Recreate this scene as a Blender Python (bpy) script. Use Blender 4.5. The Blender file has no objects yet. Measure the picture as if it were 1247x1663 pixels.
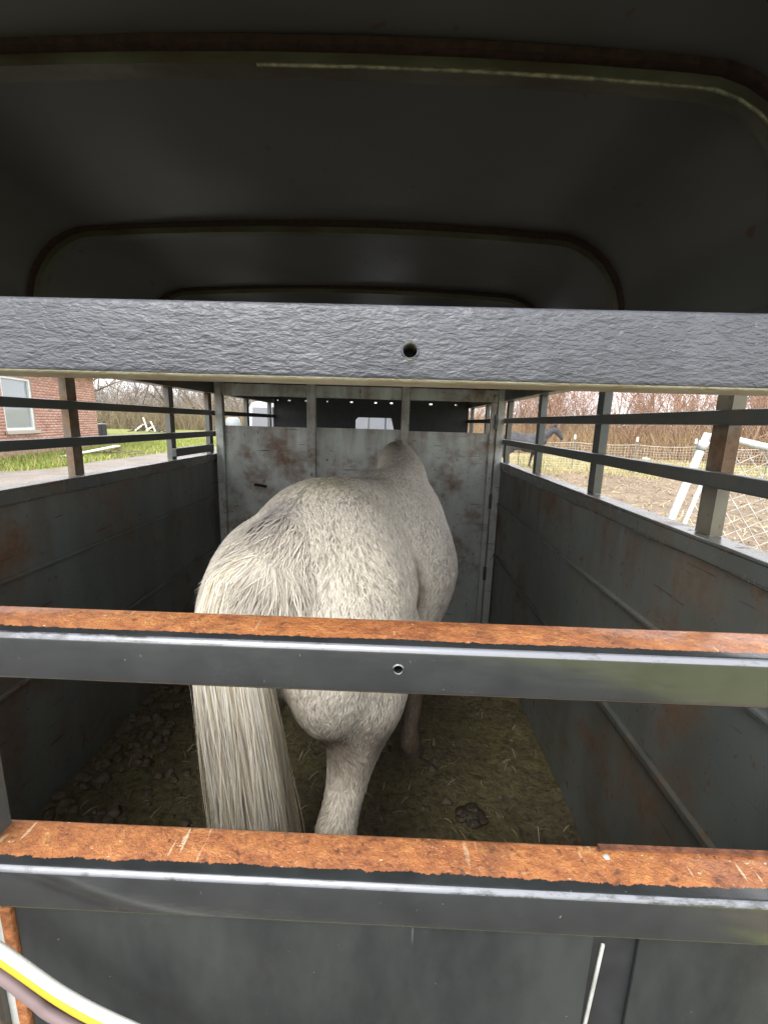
import bpy, bmesh, math, random
import numpy as np
from mathutils import Vector, Matrix, noise as mnoise

random.seed(7)
RNG = np.random.default_rng(7)
SC = bpy.context.scene
COL = SC.collection
rad = math.radians

# ------------------------------------------------------------------ camera
cam = bpy.data.cameras.new("camera")
cam.sensor_fit = 'VERTICAL'
cam.sensor_height = 24.0
cam.lens = 717.77 / 1663.0 * 24.0
cam.clip_start = 0.02
cam.clip_end = 2000
cam_o = bpy.data.objects.new("camera", cam)
COL.objects.link(cam_o)
CR = Vector((0.99928, 0.02595, 0.02758))
CU = Vector((-0.03219, 0.19824, 0.97962))
CF = Vector((-0.01996, 0.97981, -0.19893))
cam_o.matrix_world = Matrix(((CR.x, CU.x, -CF.x, 0.238), (CR.y, CU.y, -CF.y, 0.0),
                             (CR.z, CU.z, -CF.z, 1.380), (0, 0, 0, 1)))
SC.camera = cam_o

# ------------------------------------------------------------------ sky, sun, exposure
SUN_EL, SUN_AZ = rad(48), rad(200)          # azimuth measured from +Y towards +X
world = bpy.data.worlds.new("World")
SC.world = world
world.use_nodes = True
wn = world.node_tree
wn.nodes.clear()
sky = wn.nodes.new('ShaderNodeTexSky')
sky.sky_type = 'NISHITA'
sky.sun_disc = False
sky.sun_elevation = SUN_EL
sky.sun_rotation = SUN_AZ
sky.air_density = 1.0
sky.dust_density = 4.0
hs = wn.nodes.new('ShaderNodeHueSaturation')
hs.inputs['Saturation'].default_value = 0.14
mixw = wn.nodes.new('ShaderNodeMixRGB')     # an even layer of white cloud over the clear sky
mixw.inputs[0].default_value = 0.6
mixw.inputs[2].default_value = (9.3, 9.4, 9.9, 1)
bg = wn.nodes.new('ShaderNodeBackground')
bg.inputs['Strength'].default_value = 0.13
wo = wn.nodes.new('ShaderNodeOutputWorld')
wn.links.new(sky.outputs[0], hs.inputs['Color'])
wn.links.new(hs.outputs[0], mixw.inputs[1])
wn.links.new(mixw.outputs[0], bg.inputs[0])
wn.links.new(bg.outputs[0], wo.inputs[0])

sun = bpy.data.lights.new("sun", 'SUN')
sun.energy = 1.0
sun.angle = rad(25)
sun.color = (1.0, 0.97, 0.92)
sun_o = bpy.data.objects.new("sun", sun)
COL.objects.link(sun_o)
sdir = Vector((math.sin(SUN_AZ) * math.cos(SUN_EL), math.cos(SUN_AZ) * math.cos(SUN_EL), math.sin(SUN_EL)))
sun_o.rotation_euler = sdir.to_track_quat('Z', 'Y').to_euler()

SC.view_settings.view_transform = 'Standard'
SC.view_settings.look = 'None'
SC.view_settings.exposure = 1.5
SC.view_settings.gamma = 1.0
SC.view_settings.use_curve_mapping = False
SC.render.engine = 'CYCLES'
SC.cycles.use_denoising = True
SC.cycles.max_bounces = 8
SC.cycles.diffuse_bounces = 5

GZ = -0.33                                   # the ground outside; the trailer floor is z = 0

# ------------------------------------------------------------------ object helpers
def tag(o, label=None, cat=None, group=None, kind=None):
    if label: o['label'] = label
    if cat: o['category'] = cat
    if group: o['group'] = group
    if kind: o['kind'] = kind
    return o

def empty(name, loc=(0, 0, 0), rz=0.0, scale=1.0):
    o = bpy.data.objects.new(name, None)
    COL.objects.link(o)
    o.empty_display_size = 0.1
    o.location = loc
    o.rotation_euler = (0, 0, rz)
    o.scale = (scale,) * 3
    return o

def wmat(o):
    m = Matrix.LocRotScale(o.location, o.rotation_euler, o.scale)
    return (wmat(o.parent) @ o.matrix_parent_inverse @ m) if o.parent else m

def link(name, me, mat, parent=None, local=False, smooth=False):
    """local=True: mesh coordinates are the parent's own; otherwise they are world coordinates."""
    o = bpy.data.objects.new(name, me)
    COL.objects.link(o)
    if mat is not None:
        me.materials.clear()
        for m in (mat if isinstance(mat, (list, tuple)) else [mat]):
            me.materials.append(m)
    if smooth:
        me.polygons.foreach_set('use_smooth', np.ones(len(me.polygons), bool))
    if parent:
        o.parent = parent
        if not local:
            o.matrix_parent_inverse = wmat(parent).inverted()
    return o

def mesh_np(name, V, F, uniform=None):
    """F: (n,3) or (n,4) integer array."""
    me = bpy.data.meshes.new(name)
    V = np.asarray(V, np.float32); F = np.asarray(F, np.int32)
    k = F.shape[1]
    me.vertices.add(len(V)); me.vertices.foreach_set('co', V.ravel())
    me.loops.add(F.size); me.loops.foreach_set('vertex_index', F.ravel())
    me.polygons.add(len(F))
    me.polygons.foreach_set('loop_start', np.arange(0, F.size, k, dtype=np.int32))
    me.update(calc_edges=True)
    me.validate()
    return me

def set_col(me, C, name='tint'):
    a = me.attributes.new(name, 'FLOAT_COLOR', 'POINT')
    C = np.asarray(C, np.float32)
    if C.shape[1] == 3:
        C = np.concatenate([C, np.ones((len(C), 1), np.float32)], 1)
    a.data.foreach_set('color', C.ravel())

class MB:
    """collects boxes, tubes and prisms into one mesh"""
    def __init__(s):
        s.bm = bmesh.new()
    def box(s, x0, x1, y0, y1, z0, z1, bev=0.0, seg=2, M=None):
        c = Vector(((x0 + x1) / 2, (y0 + y1) / 2, (z0 + z1) / 2))
        d = (abs(x1 - x0), abs(y1 - y0), abs(z1 - z0))
        b = bmesh.new()
        bmesh.ops.create_cube(b, size=1.0)
        for v in b.verts:
            v.co = Vector((v.co.x * d[0], v.co.y * d[1], v.co.z * d[2])) + c
        if bev > 0:
            bmesh.ops.bevel(b, geom=b.edges[:], offset=min(bev, min(d) * .49), segments=seg, profile=.5, affect='EDGES')
        if M is not None:
            bmesh.ops.transform(b, matrix=M, verts=b.verts[:])
        s.add(b)
        return s
    def bar(s, a, b_, w, h, bev=0.0, up=(0, 0, 1)):
        """box from a to b_ with cross section w x h"""
        a, b_ = Vector(a), Vector(b_)
        d = (b_ - a); L = d.length; d.normalize()
        r = d.cross(Vector(up))
        if r.length < 1e-4: r = d.cross(Vector((1, 0, 0)))
        r.normalize(); u = r.cross(d)
        M = Matrix(((r.x, d.x, u.x, a.x), (r.y, d.y, u.y, a.y), (r.z, d.z, u.z, a.z), (0, 0, 0, 1)))
        return s.box(-w / 2, w / 2, 0, L, -h / 2, h / 2, bev, 2, M)
    def tube(s, pts, rads, n=8, cap=True):
        pts = [Vector(p) for p in pts]
        if not isinstance(rads, (list, tuple)): rads = [rads] * len(pts)
        rings = []
        ref = None
        for i, p in enumerate(pts):
            t = (pts[min(i + 1, len(pts) - 1)] - pts[max(i - 1, 0)]).normalized()
            if ref is None:
                ref = Vector((0, 0, 1)) if abs(t.z) < .9 else Vector((1, 0, 0))
            r = t.cross(ref).normalized(); u = r.cross(t); ref = u
            rings.append([s.bm.verts.new(p + (r * math.cos(2 * math.pi * k / n) + u * math.sin(2 * math.pi * k / n)) * rads[i]) for k in range(n)])
        for a, b_ in zip(rings, rings[1:]):
            for k in range(n):
                s.bm.faces.new((a[k], a[(k + 1) % n], b_[(k + 1) % n], b_[k]))
        if cap:
            s.bm.faces.new(rings[0]); s.bm.faces.new(rings[-1][::-1])
        return s
    def prism(s, poly, axis, t0, t1):
        """poly: list of 2D points in the plane normal to axis ('x','y','z')"""
        def mk(p, t):
            return {'x': (t, p[0], p[1]), 'y': (p[0], t, p[1]), 'z': (p[0], p[1], t)}[axis]
        a = [s.bm.verts.new(mk(p, t0)) for p in poly]
        b_ = [s.bm.verts.new(mk(p, t1)) for p in poly]
        n = len(poly)
        s.bm.faces.new(a); s.bm.faces.new(b_[::-1])
        for k in range(n):
            s.bm.faces.new((a[k], b_[k], b_[(k + 1) % n], a[(k + 1) % n]))
        return s
    def lathe(s, prof, n=20, c=(0, 0, 0), axis='z'):
        rings = []
        for r, h in prof:
            ring = []
            for k in range(n):
                a = 2 * math.pi * k / n
                p = {'z': (r * math.cos(a), r * math.sin(a), h), 'x': (h, r * math.cos(a), r * math.sin(a)), 'y': (r * math.cos(a), h, r * math.sin(a))}[axis]
                ring.append(s.bm.verts.new((p[0] + c[0], p[1] + c[1], p[2] + c[2])))
            rings.append(ring)
        for a, b_ in zip(rings, rings[1:]):
            for k in range(n):
                s.bm.faces.new((a[k], a[(k + 1) % n], b_[(k + 1) % n], b_[k]))
        s.bm.faces.new(rings[0]); s.bm.faces.new(rings[-1][::-1])
        return s
    def add(s, b):
        me = bpy.data.meshes.new('t'); b.to_mesh(me); b.free()
        s.bm.from_mesh(me); bpy.data.meshes.remove(me)
    def mesh(s, name):
        bmesh.ops.recalc_face_normals(s.bm, faces=s.bm.faces[:])
        me = bpy.data.meshes.new(name); s.bm.to_mesh(me); s.bm.free()
        return me
    def build(s, name, mat, parent=None, local=False, smooth=False):
        return link(name, s.mesh(name), mat, parent, local, smooth)

def smooth_angle(o, deg=40):
    me = o.data
    me.polygons.foreach_set('use_smooth', np.ones(len(me.polygons), bool))
    me.set_sharp_from_angle(angle=rad(deg))
    return o

def children(o):
    return [c for c in bpy.data.objects if c.parent == o]

def copy_tree(o, parent=None):
    c = o.copy(); COL.objects.link(c); c.parent = parent
    for ch in children(o):
        copy_tree(ch, c)
    return c

# ------------------------------------------------------------------ materials
class G:
    def __init__(s, name):
        s.m = bpy.data.materials.new(name); s.m.use_nodes = True
        s.t = s.m.node_tree; s.t.nodes.clear()
        s.out = s.t.nodes.new('ShaderNodeOutputMaterial')
        s.p = s.t.nodes.new('ShaderNodeBsdfPrincipled')
        s.t.links.new(s.p.outputs[0], s.out.inputs[0])
        s.tc = s.t.nodes.new('ShaderNodeTexCoord')
        s.geo = s.t.nodes.new('ShaderNodeNewGeometry')
        s.obj = s.tc.outputs['Object']
    def lk(s, a, b):
        if isinstance(a, (int, float)): b.default_value = a
        elif isinstance(a, tuple): b.default_value = a if len(a) == 4 or b.type != 'RGBA' else (*a, 1)
        else: s.t.links.new(a, b)
    def set(s, **k):
        names = dict(col='Base Color', rough='Roughness', metal='Metallic', spec='Specular IOR Level', normal='Normal', trans='Transmission Weight',
                     ior='IOR', alpha='Alpha', coat='Coat Weight', coatr='Coat Roughness', sheen='Sheen Weight', sss='Subsurface Weight')
        for a, v in k.items(): s.lk(v, s.p.inputs[names[a]])
        return s
    def mapping(s, scale=(1, 1, 1), rot=(0, 0, 0), src=None):
        n = s.t.nodes.new('ShaderNodeMapping'); n.inputs['Scale'].default_value = scale; n.inputs['Rotation'].default_value = rot
        s.lk(src or s.obj, n.inputs['Vector']); return n.outputs[0]
    def noise(s, scale, detail=4, rough=.55, vec=None, dist=0.0):
        n = s.t.nodes.new('ShaderNodeTexNoise'); n.inputs['Scale'].default_value = scale; n.inputs['Detail'].default_value = detail
        n.inputs['Roughness'].default_value = rough; n.inputs['Distortion'].default_value = dist
        s.lk(vec or s.obj, n.inputs['Vector']); return n.outputs['Fac']
    def voro(s, scale, vec=None, feat='F1', out='Distance'):
        n = s.t.nodes.new('ShaderNodeTexVoronoi'); n.inputs['Scale'].default_value = scale; n.feature = feat
        s.lk(vec or s.obj, n.inputs['Vector']); return n.outputs[out]
    def ramp(s, fac, stops):
        n = s.t.nodes.new('ShaderNodeValToRGB'); e = n.color_ramp.elements
        while len(e) < len(stops): e.new(.5)
        for el, (p, c) in zip(e, stops):
            el.position = p; el.color = (c, c, c, 1) if isinstance(c, (int, float)) else (*c, 1)
        s.lk(fac, n.inputs[0]); return n.outputs[0]
    def mix(s, f, a, b, mode='MIX'):
        n = s.t.nodes.new('ShaderNodeMixRGB'); n.blend_type = mode
        s.lk(f, n.inputs[0]); s.lk(a, n.inputs[1]); s.lk(b, n.inputs[2]); return n.outputs[0]
    def math(s, op, a, b=0.0, c=None, clamp=False):
        n = s.t.nodes.new('ShaderNodeMath'); n.operation = op; n.use_clamp = clamp
        s.lk(a, n.inputs[0]); s.lk(b, n.inputs[1])
        if c is not None: s.lk(c, n.inputs[2])
        return n.outputs[0]
    def xyz(s, v=None):
        n = s.t.nodes.new('ShaderNodeSeparateXYZ'); s.lk(v or s.obj, n.inputs[0]); return n.outputs
    def bump(s, h, strength=.3, dist=.01, normal=None):
        n = s.t.nodes.new('ShaderNodeBump'); n.inputs['Strength'].default_value = strength; n.inputs['Distance'].default_value = dist
        s.lk(h, n.inputs['Height'])
        if normal is not None: s.lk(normal, n.inputs['Normal'])
        return n.outputs[0]
    def attr(s, name):
        n = s.t.nodes.new('ShaderNodeAttribute'); n.attribute_name = name; return n.outputs['Color']
    def objrand(s):
        return s.t.nodes.new('ShaderNodeObjectInfo').outputs['Random']

def simple(name, col, rough=.6, metal=0.0, bump=0.0, scale=30, var=.25, spec=.4):
    g = G(name)
    n = g.noise(scale, 4)
    dark = tuple(c * (1 - var) for c in col); light = tuple(min(1, c * (1 + var)) for c in col)
    g.set(col=g.ramp(n, [(.3, dark), (.7, light)]), rough=rough, metal=metal, spec=spec)
    if bump: g.set(normal=g.bump(n, bump, .01))
    return g.m

def painted_steel(name, base, base2, rust_lo, rust_hi, rough=.45, streak=.5, scale=5.0, spec=.45, scratch=True, edge=None):
    """old sheet steel paint: blotchy paint, rust blooms, vertical runs, chips"""
    g = G(name)
    big = g.noise(scale * .35, 5, .6)
    paint = g.ramp(big, [(.3, base), (.7, base2)])
    grime = g.noise(3.0, 6, .65, g.mapping((2.5, 2.5, .35)))
    paint = g.mix(g.ramp(grime, [(.42, 0.0), (.8, streak)]), paint, (.07, .065, .05))
    r1 = g.noise(scale, 8, .68)
    r2 = g.noise(scale * .45, 3, .5)
    rv = g.math('MULTIPLY_ADD', r2, .55, g.math('MULTIPLY', r1, .6))
    rmask = g.ramp(rv, [(rust_lo, 0.0), (rust_hi, 1.0)])
    chips = g.ramp(g.noise(34, 3, .6, g.mapping((1.0, 1.0, .55))), [(.64, 0.0), (.67, 1.0)])
    chips = g.math('MULTIPLY', chips, g.ramp(g.noise(3.3, 3), [(.38, 0.0), (.52, 1.0)]))
    dots = g.ramp(g.noise(70, 2, .5, g.mapping((1.0, 1.0, .8))), [(.70, 0.0), (.73, 1.0)])
    chips = g.math('MAXIMUM', chips, g.math('MULTIPLY', dots, .8))
    rmask = g.math('MAXIMUM', rmask, chips)
    if edge:
        zz = g.xyz()[2]
        run = g.noise(13, 6, .65, g.mapping((1.0, 1.0, .12)))
        near = g.math('SUBTRACT', 1.0, g.math('DIVIDE', g.math('SUBTRACT', edge, zz), .42), clamp=True)
        rr_ = g.math('ADD', g.math('MULTIPLY', run, .75), g.math('MULTIPLY', near, .30))
        rmask = g.math('MAXIMUM', rmask, g.math('MULTIPLY', g.ramp(rr_, [(.58, 0.0), (.76, .85)]), g.ramp(r1, [(.32, .25), (.6, 1.0)])))
    rc = g.ramp(g.noise(45, 5, .7), [(.25, (.055, .030, .018)), (.5, (.135, .072, .040)), (.78, (.23, .135, .075))])
    halo = g.math('MULTIPLY', g.ramp(rv, [(rust_lo - .08, 0.0), (rust_hi, 1.0)]), .55)
    paint = g.mix(halo, paint, (.15, .105, .06))
    col = g.mix(g.math('MULTIPLY', rmask, .8), paint, rc)
    if scratch:
        sc_ = g.noise(9, 2, .5, g.mapping((.7, .7, 11), (0, rad(8), 0)))
        col = g.mix(g.ramp(sc_, [(.70, 0.0), (.715, .75)]), col, (.045, .03, .022))
    g.set(col=col, rough=g.math('MULTIPLY_ADD', rmask, .35, rough), spec=spec)
    h = g.math('ADD', g.math('MULTIPLY', g.noise(1.6, 2), 3.0), g.math('MULTIPLY', r1, .35))
    g.set(normal=g.bump(h, .35, .02))
    return g.m

def rust_bar(name, edge_y, slope=0.0, wet=.34, top=True):
    """square tube: dark gloss paint on the faces, bare wet rust on the top face behind a ragged paint edge"""
    g = G(name)
    x, y, z = g.xyz()
    nz = g.xyz(g.geo.outputs['Normal'])[2]
    rag = g.noise(110, 6, .75, g.mapping((1, .35, 1)))
    rag2 = g.noise(9, 3, .6)
    yy = g.math('ADD', y, g.math('MULTIPLY', g.math('SUBTRACT', rag, .5), .012))
    yy = g.math('ADD', yy, g.math('MULTIPLY', g.math('SUBTRACT', rag2, .5), .010))
    m = g.math('GREATER_THAN', yy, edge_y)
    m = g.math('MULTIPLY', m, g.math('GREATER_THAN', nz, .6))
    # small chips of rust on the painted faces
    fine = g.noise(170, 6, .7)
    med = g.math('ADD', g.math('MULTIPLY', g.noise(75, 6, .72, g.mapping((.8, 1, 1), (0, 0, .5))), .7), g.math('MULTIPLY', g.noise(9, 4, .6), .3))
    rc = g.ramp(med, [(.30, (.095, .034, .016)), (.44, (.31, .105, .036)), (.56, (.45, .17, .052)), (.72, (.60, .30, .10))])
    rc = g.mix(g.ramp(fine, [(.60, 0.0), (.68, .75)]), rc, (.60, .33, .13))
    rc = g.mix(g.ramp(g.noise(230, 3, .6, g.mapping((.5, 1, 1), (0, 0, .9))), [(.69, 0.0), (.72, .9)]), rc, (.74, .62, .44))
    rc = g.mix(g.ramp(g.noise(90, 4, .6), [(.30, .75), (.42, 0.0)]), rc, (.06, .022, .012))
    rc = g.mix(g.ramp(g.noise(13, 5, .65), [(.52, 0.0), (.70, .6)]), rc, (.14, .055, .026))
    rc = g.mix(g.ramp(g.noise(300, 3, .6), [(.30, .7), (.40, 0.0)]), rc, (.07, .026, .014))
    scr = g.noise(22, 2, .5, g.mapping((6, 1.0, 1), (0, 0, rad(24))))
    rc = g.mix(g.math('MULTIPLY', g.ramp(scr, [(.66, 0.0), (.70, .8)]), g.ramp(g.noise(6, 2), [(.44, 0.0), (.54, 1.0)])), rc, (.66, .50, .32))
    pn = g.noise(24, 4)
    paint = g.ramp(pn, [(.3, (.018, .020, .021)), (.7, (.030, .033, .033))])
    paint = g.mix(g.ramp(g.noise(120, 3, .6), [(.72, 0.0), (.76, .35)]), paint, (.35, .36, .34))
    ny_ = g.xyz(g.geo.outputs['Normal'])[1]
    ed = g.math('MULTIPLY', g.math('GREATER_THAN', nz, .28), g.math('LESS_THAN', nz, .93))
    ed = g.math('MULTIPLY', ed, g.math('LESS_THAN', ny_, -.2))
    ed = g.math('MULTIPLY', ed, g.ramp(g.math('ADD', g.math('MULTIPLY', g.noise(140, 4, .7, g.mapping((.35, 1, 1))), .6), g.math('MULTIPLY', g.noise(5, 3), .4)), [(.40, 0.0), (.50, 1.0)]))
    paint = g.mix(g.math('MULTIPLY', ed, .85), paint, (.15, .155, .18))      # sky highlight painted as a pale ragged line on the rounded edge
    g.set(col=g.mix(m, paint, rc), spec=.5, coat=g.math('SUBTRACT', 1.0, g.math('MULTIPLY', m, .6)), coatr=.16,
          rough=g.mix(m, g.ramp(g.noise(12, 4), [(.3, .19), (.75, .30)]), g.ramp(fine, [(.35, wet + .22), (.6, wet)])))
    hp = g.math('MULTIPLY', g.noise(75, 3, .5, g.mapping((.45, 1, 1.2))), .20)
    hp = g.math('ADD', hp, g.math('MULTIPLY', g.noise(7, 2), .9))
    hr = g.math('ADD', g.math('MULTIPLY', fine, .8), g.math('MULTIPLY', med, 1.1))
    g.set(normal=g.bump(g.mix(m, hp, hr), .7, .007))
    g.p.inputs['Coat IOR'].default_value = 1.75
    return g.m

M = {}
M['wall'] = painted_steel('wall paint', (.105, .120, .114), (.165, .182, .172), .60, .74, .40, .75, edge=1.12)
M['wall_angle'] = painted_steel('wet angle paint', (.08, .088, .084), (.12, .128, .12), .585, .72, .24, .4, 6.0, .6, False)
M['partition'] = painted_steel('partition paint', (.37, .395, .372), (.50, .52, .485), .605, .73, .42, .40, 6.0, edge=1.33)
M['rail'] = painted_steel('rail paint', (.045, .052, .050), (.07, .077, .074), .66, .76, .35, .3, 6.0, scratch=False)
M['post'] = painted_steel('post paint', (.055, .062, .060), (.11, .12, .112), .63, .74, .4, .3, 8.0, scratch=False)
M['worn_post'] = painted_steel('worn post paint', (.07, .075, .072), (.26, .235, .17), .58, .68, .45, .4, 9.0, scratch=False)

g = G('roof paint')
rn = g.noise(1.3, 3)
spots = g.ramp(g.noise(16, 3, .5), [(.70, 0.0), (.73, .8)])
c = g.mix(spots, g.ramp(rn, [(.3, (.054, .056, .054)), (.7, (.076, .077, .073))]), (.06, .022, .014))
c = g.mix(g.ramp(g.noise(11, 2, .5, g.mapping((9, .8, 1), (0, 0, rad(-20)))), [(.74, 0.0), (.76, .5)]), c, (.11, .06, .03))
g.set(col=c, rough=g.ramp(g.noise(2.2, 4), [(.3, .34), (.7, .48)]), spec=.5, normal=g.bump(g.math('MULTIPLY', g.noise(1.1, 2), 1.0), .5, .05))
M['roof'] = g.m

g = G('bow paint')
n1 = g.noise(5, 5, .6, g.mapping((1, 3, 3)))
c = g.ramp(n1, [(.33, (.038, .024, .014)), (.48, (.050, .048, .030)), (.7, (.080, .080, .056))])
g.set(col=c, rough=.4, normal=g.bump(g.noise(40, 4), .3, .004))
M['bow'] = g.m
M['bow_rust'] = simple('bow rust', (.026, .012, .009), .85, bump=.5, scale=60, var=.5)

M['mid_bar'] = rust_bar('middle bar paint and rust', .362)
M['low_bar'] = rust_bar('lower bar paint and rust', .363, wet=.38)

g = G('top bar paint')
x, y, z = g.xyz()
nz = g.xyz(g.geo.outputs['Normal'])[2]
wr = g.noise(420, 3, .55, g.mapping((.36, 1, 1.0), (0, rad(4), 0)), dist=.8)
wr2 = g.noise(200, 2, .5, g.mapping((.40, 1, 1.0), (0, rad(-7), 0)), dist=.6)
paint = g.ramp(g.noise(30, 4), [(.3, (.050, .053, .062)), (.7, (.078, .082, .094))])
bare = g.ramp(g.noise(20, 5, .65), [(.3, (.42, .36, .22)), (.55, (.62, .60, .45)), (.75, (.36, .28, .13))])
under = g.math('LESS_THAN', nz, -.6)
paint = g.mix(g.math('MULTIPLY', g.ramp(g.noise(55, 4, .65), [(.66, 0.0), (.70, .8)]), g.ramp(g.noise(4, 2), [(.48, 0.0), (.6, 1.0)])), paint, (.17, .17, .165))
paint = g.mix(g.math('MULTIPLY', g.ramp(g.noise(26, 5, .7), [(.58, 0.0), (.68, .7)]), g.ramp(z, [(0.0, 0.0), (1.0, 0.0)])), paint, (.1, .05, .03))
g.set(col=g.mix(under, paint, bare), rough=.40, spec=.55)
g.set(normal=g.bump(g.math('ADD', g.math('MULTIPLY', wr, .6), g.math('MULTIPLY', wr2, .8)), .85, .0022))
M['top_bar'] = g.m

g = G('gate sheet paint')
sm = g.ramp(g.noise(5, 5, .65, g.mapping((1.6, 1, .6))), [(.36, 0.0), (.62, 1.0)])
c = g.mix(sm, (.018, .020, .021), (.038, .041, .040))
c = g.mix(g.ramp(g.noise(5, 2, .5, g.mapping((14, 1, .8), (0, rad(12), 0))), [(.72, 0.0), (.74, .35)]), c, (.2, .21, .2))
c = g.mix(g.ramp(g.noise(150, 3, .6), [(.73, 0.0), (.77, .6)]), c, (.4, .42, .38))
g.set(col=c, rough=g.ramp(g.noise(5, 4), [(.3, .32), (.7, .5)]), spec=.4, normal=g.bump(g.math('ADD', g.math('MULTIPLY', g.noise(8, 3), 1.0), g.math('MULTIPLY', g.noise(160, 3), .06)), .3, .01))
M['gate_sheet'] = g.m
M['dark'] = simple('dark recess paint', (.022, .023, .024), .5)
M['white_paint'] = simple('white paint edge', (.38, .38, .36), .5)
M['strip_rust'] = simple('orange rust', (.30, .115, .04), .8, bump=.5, scale=80, var=.5)
M['galv'] = simple('pale galvanised sheet', (.50, .51, .48), .5, .1, .1, 25)
M['bore'] = simple('bore steel', (.010, .010, .010), .6)
M['bare_ring'] = simple('bare steel ring', (.55, .55, .54), .35, .6)

# ------------------------------------------------------------------ setting: ground
def fbm(x, y, s, o=4):
    return mnoise.fractal(Vector((x * s, y * s, 3.7)), 1.0, 2.0, o)

g = G('grass ground')
n1 = g.noise(.25, 5, .6); n2 = g.noise(6, 5, .7)
c = g.mix(g.ramp(n1, [(.35, 0.0), (.65, 1.0)]), (.15, .20, .045), (.265, .265, .095))
c = g.mix(g.ramp(n2, [(.4, 0.0), (.75, .7)]), c, (.22, .19, .09))
g.set(col=c, rough=.9, spec=.15, normal=g.bump(n2, .8, .06))
M['grass'] = g.m
g = G('straw-strewn mud')
n1 = g.noise(1.1, 6, .7); n2 = g.noise(14, 5, .7, g.mapping((1, 2.2, 1), (0, 0, .4)))
c = g.ramp(n2, [(.3, (.12, .085, .06)), (.5, (.26, .20, .14)), (.68, (.44, .36, .25))])
c = g.mix(g.ramp(n1, [(.42, .4), (.6, 0.0)]), c, (.15, .11, .08))
g.set(col=c, rough=.85, spec=.2, normal=g.bump(n2, .8, .05))
M['mud'] = g.m
g = G('gravel drive')
n1 = g.noise(1.2, 5, .65); v = g.voro(26)
c = g.ramp(n1, [(.3, (.25, .22, .19)), (.7, (.42, .38, .34))])
c = g.mix(g.ramp(v, [(.1, .0), (.5, .5)]), c, (.14, .12, .10))
g.set(col=c, rough=.9, spec=.2, normal=g.bump(v, .6, .03))
M['gravel'] = g.m
g = G('wet dark gravel')
n1 = g.noise(1.2, 5, .65); v = g.voro(26)
g.set(col=g.mix(g.ramp(v, [(.1, .0), (.5, .6)]), g.ramp(n1, [(.3, (.05, .045, .04)), (.7, (.09, .08, .07))]), (.03, .027, .024)), rough=.6, spec=.3, normal=g.bump(v, .6, .03))
M['wet_yard'] = g.m
g = G('far field')
n1 = g.noise(.06, 5, .6, g.mapping((1, 3, 1)))
g.set(col=g.ramp(n1, [(.35, (.20, .215, .07)), (.55, (.33, .30, .12)), (.75, (.38, .32, .17))]), rough=.95, spec=.1)
M['field'] = g.m

b = MB()
vs = [b.bm.verts.new(p) for p in ((-600, -300, GZ), (600, -300, GZ), (600, 900, GZ), (-600, 900, GZ))]
b.bm.faces.new(vs)
tag(b.build('ground', M['grass']), kind='structure')

# rising field beyond the lawn
N = 60
V = []; F = []
for j in range(N):
    for i in range(N):
        x_ = -300 + 420 * i / (N - 1); y_ = 70 + 330 * j / (N - 1)
        t = min(1, max(0, (y_ - 75) / 120))
        side = min(1, max(0, (60 - x_) / 60))
        V.append((x_, y_, GZ - .3 + (t * t * (3 - 2 * t) * 7.0 + .8 * fbm(x_, y_, .012)) * side + .02 * side))
F = [(j * N + i, j * N + i + 1, (j + 1) * N + i + 1, (j + 1) * N + i) for j in range(N - 1) for i in range(N - 1)]
tag(link('field', mesh_np('field', V, F), M['field'], smooth=True), kind='structure')

# churned paddock on the right, gravel drive on the left
def sheet(name, mat, X0, X1, Y0, Y1, nx, ny, hfun, keep):
    V = []; F = []; idx = {}
    for j in range(ny):
        for i in range(nx):
            x_ = X0 + (X1 - X0) * i / (nx - 1); y_ = Y0 + (Y1 - Y0) * (j / (ny - 1)) ** 1.5
            idx[(i, j)] = len(V); V.append((x_, y_, GZ + hfun(x_, y_)))
    for j in range(ny - 1):
        for i in range(nx - 1):
            q = [idx[(i, j)], idx[(i + 1, j)], idx[(i + 1, j + 1)], idx[(i, j + 1)]]
            cx_ = sum(V[k][0] for k in q) / 4; cy_ = sum(V[k][1] for k in q) / 4
            if keep(cx_, cy_): F.append(q)
    return tag(link(name, mesh_np(name, V, F), mat, smooth=True), kind='structure')
sheet('paddock_ground', M['mud'], 1.3, 34, -1, 19, 190, 210,
      lambda x, y: .05 + .05 * fbm(x, y, 1.3, 4) + .035 * fbm(x, y, 4.5, 2) - (.09 if x < 1.6 else 0),
      lambda x, y: y < 16.0 + 2.2 * fbm(x, y, .35, 3))
sheet('gravel_drive', M['gravel'], -30, -1.05, .2, 26, 120, 120,
      lambda x, y: .012 + .01 * fbm(x, y, 2.0, 3),
      lambda x, y: (x > -10.8 - .25 * max(0, 12 - y) + .9 * fbm(x, y, .5, 3)) if y < 14.5 else (-11.2 - (y - 14.5) * .12 + .5 * fbm(x, y, .6, 3) < x < -8.3 - .1 * (y - 14.5) + .6 * fbm(y, x, .6, 3)))

sheet('gravel_yard', M['wet_yard'], -14, 2.6, -12, .2, 60, 60,
      lambda x, y: .006 + .008 * fbm(x, y, 2.0, 3), lambda x, y: x < 1.7 + .4 * fbm(x, y, .9, 3))
g = G('tan pasture')
n1 = g.noise(.5, 5, .6); n2 = g.noise(8, 5, .7)
g.set(col=g.mix(g.ramp(n2, [(.35, 0.0), (.7, .8)]), g.ramp(n1, [(.35, (.21, .20, .085)), (.65, (.33, .28, .15))]), (.38, .31, .19)), rough=.9, spec=.15, normal=g.bump(n2, .7, .05))
M['pasture'] = g.m
sheet('pasture_ground', M['pasture'], 1.8, 70, 8, 75, 60, 60, lambda x, y: .008 + .02 * abs(fbm(x, y, .4, 3)), lambda x, y: True)
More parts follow.
